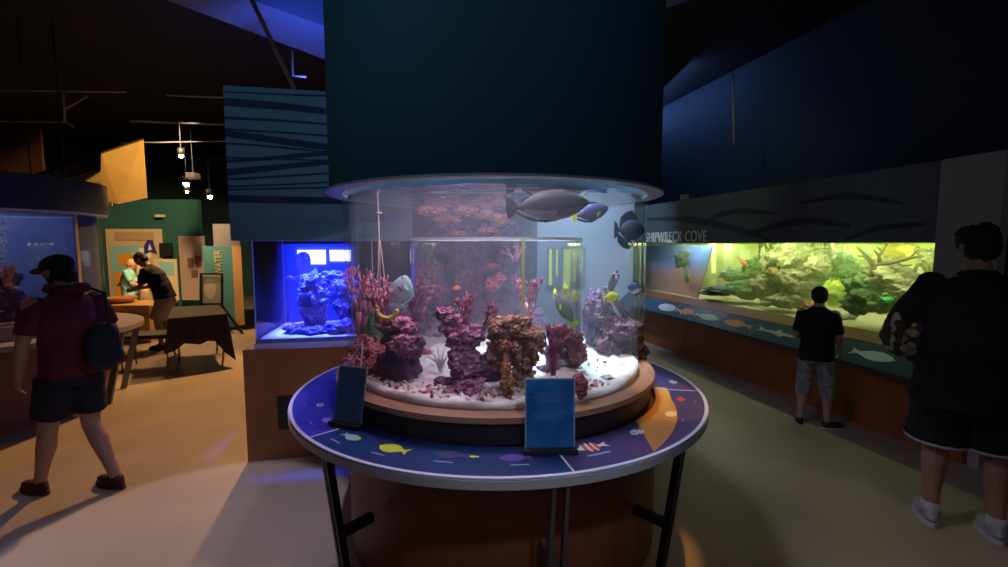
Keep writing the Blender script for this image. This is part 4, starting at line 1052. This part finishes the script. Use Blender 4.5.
person('person in a beige long-sleeved shirt standing behind the craft table', (pm.x, pm.y, 0), R(150), 1.58, j2, SK2,
    dict(shirt=mat('cloth_beige', (.55, .38, .24), .9), sleeve=2, shorts=mat('cloth_tan', (.4, .28, .18), .9), shoe=BLACK, sole=BLACK, hair=mat('hair_blond', (.45, .28, .10), .8)), voxel=.012)
pm = at_y(305, 300, 5.2)
person('person with short dark hair half hidden behind the blue square tank', (pm.x, pm.y, 0), R(180), 1.62, base_pose(), SK2,
    dict(shirt=mat('cloth_grey', (.15, .15, .2), .9), shorts=skirt, shoe=BLACK, sole=BLACK, hair=HAIRD), voxel=.012)

# ------------------------------------------------------------------ FAR LEFT EXHIBIT
# folding table with black cloth
A0 = at_z(168, 319, .75); A1 = at_z(227, 314, .75); A2 = at_z(219, 305, .75); A3 = at_z(172, 307, .75)
ft = empty('folding_table', 'folding table under a black cloth on the warm lit floor at left', 'table', ((A0 + A2) / 2).xy.to_3d())
c_ = ft.location
for p in (A0, A1, A2, A3):
    q = (c_ + (p - c_) * .86).xy.to_3d()
    mid = q + (c_ - q).normalized() * .06
    MB().tube([q + Vector((0, 0, .72)) - c_, q + Vector((0, 0, .3)) - c_, mid - c_], .013, 8).build('leg', GREYMETAL, ft)
mb = MB(); mb.ring([[p - c_ + Vector((0, 0, z)) for p in (A0, A1, A2, A3)] for z in (-.04, -.006)]); mb.build('tabletop', GREYMETAL, ft)
mb = MB()
poly = []
cs = [A0, A1, A2, A3]
for i in range(4):
    for k in range(8): poly.append(cs[i].lerp(cs[(i + 1) % 4], k / 8))
drop = []
for i, p in enumerate(poly):
    o_ = (p - (A0 + A2) / 2); o_.z = 0; o_.normalize()
    k = i % 8; corner = max(0, 1 - min(k, 8 - k) / 2.0)
    L = .36 + .30 * corner * (1 if i in (6, 7, 8, 9, 10) else .25) + .02 * math.sin(i * 2.1)
    drop.append(p + o_ * (.03 + .012 * math.sin(i * 1.9) + .10 * corner) + Vector((0, 0, -L)))
mb.ring([[p + Vector((0, 0, .004)) for p in poly], drop], cap=False)
mb.bm.faces.new([v for v in mb.bm.verts][:32])
cl = thing_mesh('tablecloth', mb, mat('cloth_table_black', (.02, .018, .025), .85), 'black cloth draped over the folding table', 'tablecloth', smooth=False)
so_ = cl.modifiers.new('t', 'SOLIDIFY'); so_.thickness = .004
# bench / stool
s0 = at_z(150, 334, .46)
st = empty('padded_stool', 'low black padded stool with metal legs left of the folding table', 'stool', (s0.x, s0.y, 0), R(15))
MB().box((-.30, -.22, .42), (.30, .22, .48), bev=.02).build('seat', BLACK, st)
for x in (-.27, .27):
    for y in (-.19, .19):
        MB().tube([(x, y, .42), (x, y, 0)], .012, 8).build('leg', GREYMETAL, st)
    MB().tube([(x, -.19, .12), (x, .19, .12)], .010, 8).build('stretcher', GREYMETAL, st)
# exhibit wall
EY = 10.5
w0 = at_y(112, 300, EY).x - 2.5; w1 = at_y(203, 300, EY).x
struct('wall_exhibit', MB().box((w0, EY, 0), (w1, EY + .12, 2.72)), tealwall)
def wallrect(px0, py0, px1, py1, Y, t=.04):
    a = at_y(px0, py1, Y); b = at_y(px1, py0, Y)
    return (a.x, Y - t, a.z), (b.x, Y, b.z)
def board(name, r, m, label, cat, Y=EY, t=.04, children=()):
    a, b = wallrect(*r, Y, t); c = Vector(((a[0] + b[0]) / 2, Y, a[2]))
    e_ = empty(name, label, cat, c)
    MB().box(Vector(a) - c, Vector(b) - c, bev=.006).build('board', m, e_)
    for i, (n2, r2, m2) in enumerate(children):
        a2, b2 = wallrect(*r2, Y - t, .008 + .0025 * i)
        MB().box(Vector(a2) - c, Vector(b2) - c).build(n2, m2, e_)
    return e_
cream = mat('board_cream', (.55, .42, .26), .7)
OG = mat('sign_orange', (.75, .30, .03), .6); AQ = mat('board_aqua', (.25, .50, .50), .7)
board('display_board', (112, 229, 162, 305), cream, 'large cream display board with an aqua panel and orange signs', 'display board', children=[
    ('aqua_panel', (114, 246, 142, 302), AQ), ('orange_sign', (119, 254, 140, 265), OG), ('orange_sign', (116, 272, 133, 300), OG), ('heading_strip', (116, 232, 154, 240), mat('heading_tan', (.42, .30, .16), .7)), ('picture', (140, 248, 150, 258), WHITE)])
a_, _b = wallrect(144, 240, 156, 255, EY - .06, .01)
cc = Vector((a_[0], EY - .055, a_[2])); wx = _b[0] - a_[0]; wz_ = _b[2] - a_[2]
pe = empty('fin_emblem', 'dark blue fin emblem with a white flash on the cream board', 'emblem', cc)
MB().prism([(.0, 0), (.05, .6), (.35, 1.0), (.75, .95), (1, .1), (.6, .25)], lambda x, y, d: Vector((x * wx, -d, y * wz_)), 0, .01).build('fin', mat('emblem_navy', (.03, .03, .20), .6), pe)
MB().prism([(.35, .3), (.5, .75), (.65, .35)], lambda x, y, d: Vector((x * wx, -d, y * wz_)), .01, .014).build('flash', WHITE, pe)
board('wall_speaker', (163, 243, 173, 256), BLACK, 'small black box mounted on the teal wall right of the cream board', 'speaker', t=.10)
board('info_panel', (157, 259, 177, 300), mat('panel_peach', (.62, .50, .32), .7), 'pale peach panel behind the person in black', 'panel', Y=EY - .3, children=[('picture', (160, 262, 174, 275), AQ)])
board('tall_poster', (183, 236, 205, 300), mat('poster_taupe', (.30, .22, .18), .7), 'tall taupe poster with small brown pictures right of the peach panel', 'poster', Y=EY - .4, children=[
    ('picture', (188, 258, 193, 268), mat('pic_brown', (.12, .06, .05), .7)), ('picture', (196, 256, 201, 267), mat('pic_brown', (.12, .06, .05), .7)), ('picture', (192, 270, 198, 277), mat('pic_brown', (.12, .06, .05), .7))])
board('grey_panel', (219, 224, 240, 324), mat('panel_grey', (.25, .22, .22), .7), 'plain grey panel rising behind the teal sign', 'panel', Y=9.8)
te = board('teal_sign', (210, 246, 239, 326), mat('sign_teal', (.06, .21, .25), .6), 'tall teal sign with vertical lettering standing on the floor', 'sign', Y=9.2, t=.10, children=[('wood_edge', (236, 246, 241, 325), mat('edge_tan', (.45, .28, .12), .6))])
cu = bpy.data.curves.new('sign2', 'FONT'); cu.body = 'WATER'; cu.size = 1; cu.extrude = .01
to = bpy.data.objects.new('tmp_text', cu); COL.objects.link(to)
dg = bpy.context.evaluated_depsgraph_get(); dg.update()
me = bpy.data.meshes.new_from_object(to.evaluated_get(dg)); bpy.data.objects.remove(to)
a_, b_ = wallrect(215, 250, 221, 275, 9.09, .0)
xs = [v.co.x for v in me.vertices]; ys = [v.co.y for v in me.vertices]
for v in me.vertices:
    u = (v.co.x - min(xs)) / (max(xs) - min(xs)); w = (v.co.y - min(ys)) / (max(ys) - min(ys))
    v.co = Vector((b_[0] - w * (b_[0] - a_[0]), 9.095 - v.co.z * .3, a_[2] + u * (b_[2] - a_[2]))) - te.location
me.materials.append(mat('letter_tan', (.5, .42, .2), .6))
lo = bpy.data.objects.new('lettering', me); COL.objects.link(lo); lo.parent = te
# easel with picture board
e0 = at_y(222, 334, 8.7)
ez = empty('display_easel', 'black easel holding a pale green board before the teal sign', 'easel', (e0.x, e0.y, 0))
def rel(px, py, Y): return at_y(px, py, Y) - ez.location
Yk = e0.y
for a, b in (((222, 274), (222, 334)), ((222, 306), (243, 334)), ((200, 274), (222, 274)), ((200, 304), (222, 304)), ((201, 274), (201, 334))):
    MB().bar(rel(*a, Yk), rel(*b, Yk), .035).build('frame_bar', BLACK, ez)
MB().bar(Vector((rel(222, 334, Yk).x, -.35, .03)), Vector((rel(222, 334, Yk).x, .3, .03)), .04).build('foot_bar', BLACK, ez)
a = rel(200, 303, Yk + .05); b = rel(221, 275, Yk + .05)
bo = MB().box((a.x, a.y - .01, a.z), (b.x, b.y + .01, b.z)).build('picture_board', mat('board_green', (.35, .42, .30), .6), ez)
MB().ring([[Vector((a.x + (b.x - a.x) * (.5 + .28 * math.cos(t * PI / 8)), a.y - .011 - k, a.z + (b.z - a.z) * (.5 + .36 * math.sin(t * PI / 8)))) for t in range(16)] for k in (0, .006)]).build('oval_picture', mat('oval_pale', (.62, .6, .5), .6), bo)
# craft counter
k0 = at_y(108, 304, 8.1); k1 = at_y(160, 304, 8.1)
ct = empty('craft_counter', 'wooden craft counter where the far visitors gather', 'counter', ((k0.x + k1.x) / 2, k0.y + .1, 0))
wd = (k1.x - k0.x) / 2
MB().box((-wd, -.35, .62), (wd, .35, .67), bev=.01).build('worktop', mat('counter_wood', (.50, .28, .10), .5), ct)
MB().box((-wd + .05, -.30, 0), (wd - .05, .30, .62)).build('cabinet', mat('counter_yellow', (.60, .36, .08), .6), ct)
MB().box((-wd, -.34, .45), (wd, -.30, .50)).build('rail', mat('counter_wood', (.50, .28, .10), .5), ct)
bb = MB().lathe([(.02, .672), (.16, .672), (.26, .77), (.25, .775), (.15, .685), (.02, .685)], 24).build('wooden_bowl', mat('bowl_wood', (.30, .13, .06), .5), smooth=True, loc=(ct.location.x - .3, ct.location.y - .02, 0))
tag(bb, 'shallow brown wooden bowl on the craft counter', 'bowl')

# banners & ceiling things
bn = at_y(124, 170, 7.2)
ban = empty('hanging_banner', 'orange-lit square banner hanging below the dark ceiling', 'banner', bn)
q = [at_y(101, 153, 7.2), at_y(143, 139, 7.3), at_y(147, 198, 7.3), at_y(118, 204, 7.2), at_y(101, 200, 7.2)]
BAN = mat('banner_cloth', (.80, .58, .24), .8, col2=(.74, .50, .2), nscale=3)
mb = MB(); mb.ring([[p - bn for p in q], [p - bn + Vector((0, .012, 0)) for p in q]]); mb.build('banner_face', BAN, ban)
MB().tube([q[0] - bn, q[1] - bn], .015, 8).build('top_rod', GREYMETAL, ban)
bn2 = at_y(88, 182, 7.9)
ban2 = empty('hanging_banner', 'second orange banner partly behind the square one', 'banner', bn2)
q = [at_y(74, 188, 7.9), at_y(112, 163, 7.9), at_y(112, 206, 7.9), at_y(74, 206, 7.9)]
mb = MB(); mb.ring([[p - bn2 for p in q], [p - bn2 + Vector((0, .012, 0)) for p in q]]); mb.build('banner_face', BAN, ban2)
MB().tube([q[0] - bn2, q[1] - bn2], .015, 8).build('top_rod', GREYMETAL, ban2)
# lattice truss silhouette over the left tank
tr = empty('lighting_truss', 'black lattice truss above the left round aquarium', 'truss', at_y(60, 180, 6.0))
o0 = tr.location
ta = at_y(15, 190, 6.0) - o0; tb = at_y(97, 170, 6.0) - o0; dz = Vector((0, 0, .16))
ta2 = at_y(15, 184, 6.0) - o0; tb2 = at_y(80, 160, 6.0) - o0
for k, (a, b) in enumerate(((ta, tb), (ta2, tb2))): MB().tube([a, b], .03, 8).build('chord', BLACK, tr)
for k in (.25, .75):
    pt = ta2.lerp(tb2, k); MB().tube([pt, Vector((pt.x, pt.y, 4.5 - o0.z))], .008, 6).build('hanger_rod', BLACK, tr)
for i in range(8):
    t_ = i / 8; MB().tube([ta.lerp(tb, t_), ta2.lerp(tb2, min(1, t_ + .08))], .018, 6).build('lattice_bar', BLACK, tr)
tag(MB().box(Vector((-.35, -.02, -.5)), Vector((.35, .02, .5)), bev=.004).build('acoustic_baffle', mat('panel_redbrown', (.09, .045, .035), .7), loc=at_y(22, 160, 7.6)), 'dull red-brown baffle hanging high at the left', 'baffle')
CP = mat('pipe_grey', (.40, .34, .32), .6)
def cpipe(pts, Y, r, label):
    P3 = [at_y(x, y, Y) for x, y in pts]
    mb = MB(); mb.tube(P3, r, 8)
    thing_mesh('ceiling_pipe', mb, CP, label, 'pipe')
cpipe([(-10, 90), (126, 92)], 8, .018, 'thin pipe crossing the dark ceiling at far left, the upper one')
cpipe([(-10, 121), (65, 122), (74, 127)], 8, .015, 'thin pipe with a bent end below the upper left pipe')
cpipe([(63, 92), (65, 122)], 8, .02, 'short vertical drop pipe joining the two left ceiling pipes')
cpipe([(64, 110), (88, 96)], 8.05, .014, 'diagonal brace beside the vertical drop pipe')
cpipe([(166, 95), (232, 98)], 7, .013, 'short pipe ending at the top of the striped tower')
cpipe([(130, 121), (234, 125)], 7.5, .016, 'long pipe left of the striped tower, below the short one')
cpipe([(120, 143), (234, 141)], 9, .012, 'faint pipe behind the hanging ceiling lamps')
cpipe([(248, -8), (294, 88)], 4.6, .022, 'slanting brace rod above the striped tower')
cpipe([(292, 50), (293, 76), (306, 77)], 5.0, .012, 'small angled pipe beside the slanting brace rod')
cpipe([(733, 72), (734, 145)], 6.4, .014, 'thin black drop rod at the right under the blue-lit wall')
# lamps
def lamp(px, py, Y, label, r=.03, drop=.5):
    p = at_y(px, py, Y)
    t_ = empty('ceiling_spotlight', label, 'lamp', p)
    MB().lathe([(.01, .12), (.05, .12), (.06, .0), (.052, .0), (.042, .11), (.01, .11)], 20).build('lamp_housing', BLACK, t_, smooth=True)
    MB().tube([(0, 0, .12), (0, 0, .12 + drop)], .008, 6).build('stem', BLACK, t_)
    MB().ell((0, 0, -.015), (r * 1.3, r * 1.3, r * 1.3), 12).build('bulb', mat('bulb_warm', (1, .7, .4), .5, emis=(1, .62, .28), estr=60), t_, smooth=True)
    return p
L1 = lamp(181, 155, 8.5, 'topmost glowing ceiling lamp of the cluster at left')
L2 = lamp(186, 183, 8.2, 'brightest glowing ceiling lamp in the middle of the left cluster', .035)
L3 = lamp(187, 191, 8.9, 'small dim ceiling lamp just under the brightest one', .018)
L4 = lamp(210, 196, 8.6, 'lowest right glowing ceiling lamp of the left cluster')
pj = at_y(193, 176, 7.8)
pr = empty('ceiling_projector', 'small white fixture hanging on a rod beside the ceiling lamps', 'fixture', pj)
MB().tube([(0, 0, .05), (0, 0, .75)], .008, 6).build('rod', mat('rod_grey', (.3, .25, .2), .5), pr)
MB().box((-.08, -.08, -.05), (.08, .08, .05), bev=.02).build('housing', mat('fixture_white', (.6, .5, .42), .5), pr)

tag(MB().box((-.09, -.05, -.03), (.09, .05, .03), bev=.01).build('exit_light', mat('fixture_white', (.6, .5, .42), .5), loc=at_y(160, 216, EY - .05)), 'small white fixture high on the teal wall', 'fixture')

# blue lit ceiling beam (left) and its counterpart
def beam(pix, z, th, m, label):
    P3 = [at_z(x, y, z) for x, y in pix]
    mb = MB(); mb.ring([P3, [p + Vector((0, 0, th)) for p in P3]])
    return thing_mesh('ceiling_duct', mb, m, label, 'duct', smooth=False)
DU = mat('duct_blue_grey', (.12, .17, .34), .7)
beam([(140, -10), (345, 67), (345, 34), (225, -10)], 4.1, .38, DU, 'wide duct crossing the ceiling left of the round tank hood, lit blue')
beam([(655, 12), (712, -8), (655, -8)], 4.1, .38, DU, 'corner of a duct at the top just right of the round tank hood')

# pale far screen added to brighten the view through the tank
tag(MB().box((0, 0, 0), (1.80, .08, 2.75), bev=.01).build('partition_wall', mat('added_screen_pale', (.5, .6, .72), .7), loc=(.62, 8.62, 0)), 'pale blue partition added to brighten the right half of the round tank', 'partition')
sgm = mat('glow_lime', (.3, .4, .05), .5, emis=(.55, .8, .06), estr=.55)  # added glowing panel standing in for refracted window colour
lp = empty('glow_panel', 'glowing yellow-green strips added for the refracted colour in the inner cylinder', 'glow panel', (.84, 8.54, .80))
MB().box((-.04, .03, .10), (.68, .06, .86)).build('added_backing', mat('added_panel_greygreen', (.28, .36, .36), .7), lp)
for x_, w__, h__ in ((.0, .05, .66), (.13, .03, .5), (.27, .13, .70), (.45, .05, .6), (.57, .04, .45)):
    MB().box((x_, 0, .82 - h__), (x_ + w__, .03, .82), bev=.004).build('glow_strip', sgm, lp)
bwm = mat('lit_window_white', (.8, .8, .8), .5, emis=(.75, .85, 1.0), estr=1.6)
for px0, px1, py0, py1, lab in ((299, 326, 250, 264, 'left bright window of two seen through the blue tank'), (331, 351, 250, 261, 'right bright window of two seen through the blue tank')):
    a, b = wallrect(px0, py0, px1, py1, 8.0, .05); c = Vector(((a[0] + b[0]) / 2, 8.0, a[2]))
    e_ = empty('lit_window', lab, 'window', c)
    MB().box(Vector(a) - c, Vector(b) - c).build('pane', bwm, e_)
    MB().box(Vector(a) - c + Vector((-.05, .03, -.05)), Vector(b) - c + Vector((.05, .05, .05))).build('frame', mat('window_frame_blue', (.1, .12, .3), .6), e_)
tag(MB().box((0, 0, 0), (2.6, .12, 3.0)).build('partition_wall', mat('partition_navy', (.03, .05, .12), .8), loc=(-4.4, 8.06, 0)), 'dark navy partition behind the blue square tank', 'partition')

# ------------------------------------------------------------------ LIGHTS
def area(name, loc, target, size, power, col, shape='DISK', size_y=None, spread=None):
    l = bpy.data.lights.new(name, 'AREA'); l.energy = power; l.color = col; l.shape = shape; l.size = size
    if size_y: l.size_y = size_y
    if spread: l.spread = spread
    o = bpy.data.objects.new(name, l); COL.objects.link(o); o.location = loc
    o.rotation_euler = (Vector(target) - Vector(loc)).to_track_quat('-Z', 'Y').to_euler()
    return o
def spot(name, loc, target, ang, power, col, blend=.3, r=.05):
    l = bpy.data.lights.new(name, 'SPOT'); l.energy = power; l.color = col; l.spot_size = R(ang); l.spot_blend = blend; l.shadow_soft_size = r
    o = bpy.data.objects.new(name, l); COL.objects.link(o); o.location = loc
    o.rotation_euler = (Vector(target) - Vector(loc)).to_track_quat('-Z', 'Y').to_euler()
    return o
# in the hood of the round tank
spot('tank_lamp', (.52, 3.25, 2.9), (.40, 3.00, 1), 40, 520, (.58, .84, 1.0), .5, .12)
area('tank_lamp', (.25, 2.55, 2.45), (.25, 2.5, 1), .3, 14, (.80, .92, 1.0))
area('tank_lamp', (-.05, 2.12, 2.4), (-.05, 2.3, 1.2), .25, 6, (1.0, .80, .90))  # lamp added to brighten the coral fronts, in place of sand scatter
area('tank_lamp', (-.45, 2.55, 2.45), (-.40, 2.45, 1), .35, 14, (1.0, .60, .76))
area('tank_lamp', (-.25, 3.3, 2.45), (-.20, 3.3, 1), .4, 6, (.55, .55, 1.0))
# blue tank
bc = bl(.5, .45, 1.72)
area('blue_tank_lamp', bc, bc - Vector((0, 0, 1)), .50, 60, (.02, .045, 1.0), 'SQUARE', spread=R(44))
# left tank
area('left_tank_lamp', (LC[0], LC[1], 2.3), (LC[0], LC[1], 0), .9, 6, (.42, .5, 1.0))
# long aquarium
for s_ in (4.4, 5.4, 6.4):
    area('cove_lamp', wpt(4.62, s_, 1.72), wpt(5.25, s_ + .15, .9), .9, 6, (.84, 1.0, .36), 'RECTANGLE', .12)
    area('cove_lamp', wpt(5.35, s_, 1.72), wpt(5.2, s_, 0), .7, 12, (.84, 1.0, .36), 'SQUARE')
area('cove_lamp', wpt(5.35, 7.6, 1.72), wpt(5.2, 7.6, 0), .6, 12, (.84, 1.0, .36), 'SQUARE')
area('cove_lamp', wpt(4.535, 7.2, 1.72), wpt(4.75, 7.4, 1.1), 1.4, 7, (.85, .90, 1.0), 'RECTANGLE', .05)
# floor pools
spot('floor_spot', (-1.9, 1.2, 4.3), (-1.85, 2.45, 0), 25, 230, (.76, .74, 1.0), .12, .05)
spot('warm_floor_spot', (-3.3, 7.9, 4.2), (-3.4, 5.2, 0), 60, 800, (1.0, .52, .18), .7, .1)
spot('warm_floor_spot', (-5.8, 2.6, 4.2), (-3.4, 3.3, 0), 62, 22, (1.0, .60, .30), .8, .1)
spot('right_warm_spot', (1.75, 2.95, 4.3), (.86, 2.58, .84), 12.5, 230, (1.0, .50, .10), .4, .05)
spot('right_floor_spot', (1.9, 1.2, 4.3), (1.9, 2.8, 0), 40, 20, (1.0, .80, .56), .8, .15)
for p, e in ((L1, 60), (L2, 90), (L4, 70)):
    spot('bulb_light', p - Vector((0, .02, .07)), (p.x - .8, p.y - .5, 0), 120, e, (1, .58, .25), .6, .04)
spot('banner_spot', (-4.0, 5.9, 4.2), at_y(115, 172, 7.2), 42, 260, (1, .56, .16), .5)
spot('exhibit_spot', (-5.5, 7.9, 3.9), at_y(145, 265, EY), 75, 460, (1, .68, .36), .6)
spot('teal_spot', (-4.8, 7.0, 3.9), at_y(215, 270, 9.4), 45, 60, (1, .8, .6), .6)
spot('partition_fill', (.9, 6.2, 4.3), (1.6, 8.6, 1.5), 62, 230, (.55, .74, 1.0), .6)  # added unseen spot brightening the pale partition
# blue washes
spot('blue_wash', (-1.6, 4.7, 3.0), at_z(300, 35, 4.1), 75, 85, (.10, .20, 1.0), .8)
area('blue_wash', wpt(5.05, 9.6, 4.38), wpt(5.5, 9.6, 4.24), 4.6, 17, (.20, .38, 1.0), 'RECTANGLE', .06)
spot('blue_wash', (1.0, 2.2, 3.2), wpt(5.5, 6.0, 4.4), 60, 2, (.14, .33, 1.0), .9)
spot('tower_wash', (-2.6, .6, 4.2), (-1.7, 3.5, 2.75), 34, 30, (.40, .75, 1.0), .8)
spot('hood_fill', (-2.2, -.4, 3.6), (-.4, 2.6, 3.0), 50, 80, (.30, .72, .9), .9, .5)  # both hood spots are added, unseen sources brightening the hood
spot('hood_fill', (1.6, -.8, 3.6), (.3, 2.6, 3.0), 44, 20, (.26, .50, .95), .9, .5)
spot('header_wash', (.8, 4.6, 4.2), wpt(4.45, 6.2, 2.9), 46, 26, (.9, 1.0, .75), .9)
spot('placard_fill', (.7, -.3, 3.6), (.15, 1.95, .95), 24, 95, (.75, .85, 1.0), .9, .1)  # added unseen spot that brightens the placard
area('room_fill', (0, -2.2, 3.4), (0, 3, .8), 2.5, 9, (.80, .70, .95))
w = bpy.data.worlds.new('world'); sc.world = w; w.use_nodes = True
w.node_tree.nodes['Background'].inputs[0].default_value = (.35, .38, .62, 1)
w.node_tree.nodes['Background'].inputs[1].default_value = .018

G = {'ceiling_spotlight': 'ceiling lamps over the craft area', 'yellow_tang': 'yellow fish in the round tank', 'branching_coral': 'branching corals', 'reef_rock': 'reef rocks in the aquariums',
     'live_rock': 'live rocks in the blue tank', 'ceiling_pipe': 'pipes under the dark ceiling', 'information_placard': 'placards on the ring table', 'hanging_banner': 'orange hanging banners',
     'lit_window': 'bright windows behind the blue tank', 'person': 'visitors in the aquarium hall', 'ring_table': 'ring tables around the round tanks', 'cylinder_aquarium': 'round aquariums', 'reef_fish': 'fish in the long aquarium'}
for o in sc.objects:
    k = o.name.split('.')[0]
    if o.parent is None and k in G and 'label' in o: o['group'] = G[k]
# ------------------------------------------------------------------ CAMERA
cd = bpy.data.cameras.new('camera'); cam = bpy.data.objects.new('camera', cd); COL.objects.link(cam)
cd.sensor_width = 36; cd.lens = 36 * F / 1008; cd.clip_start = .05
cam.location = (0, 0, CZ); cam.rotation_euler = (PI / 2 - PITCH, 0, 0)
sc.camera = cam
sc.view_settings.view_transform = 'Standard'; sc.view_settings.look = 'None'
sc.view_settings.exposure = .45; sc.view_settings.gamma = 1; sc.view_settings.use_curve_mapping = False
sc.cycles.transparent_max_bounces = 40
sc.cycles.sample_clamp_indirect = 4
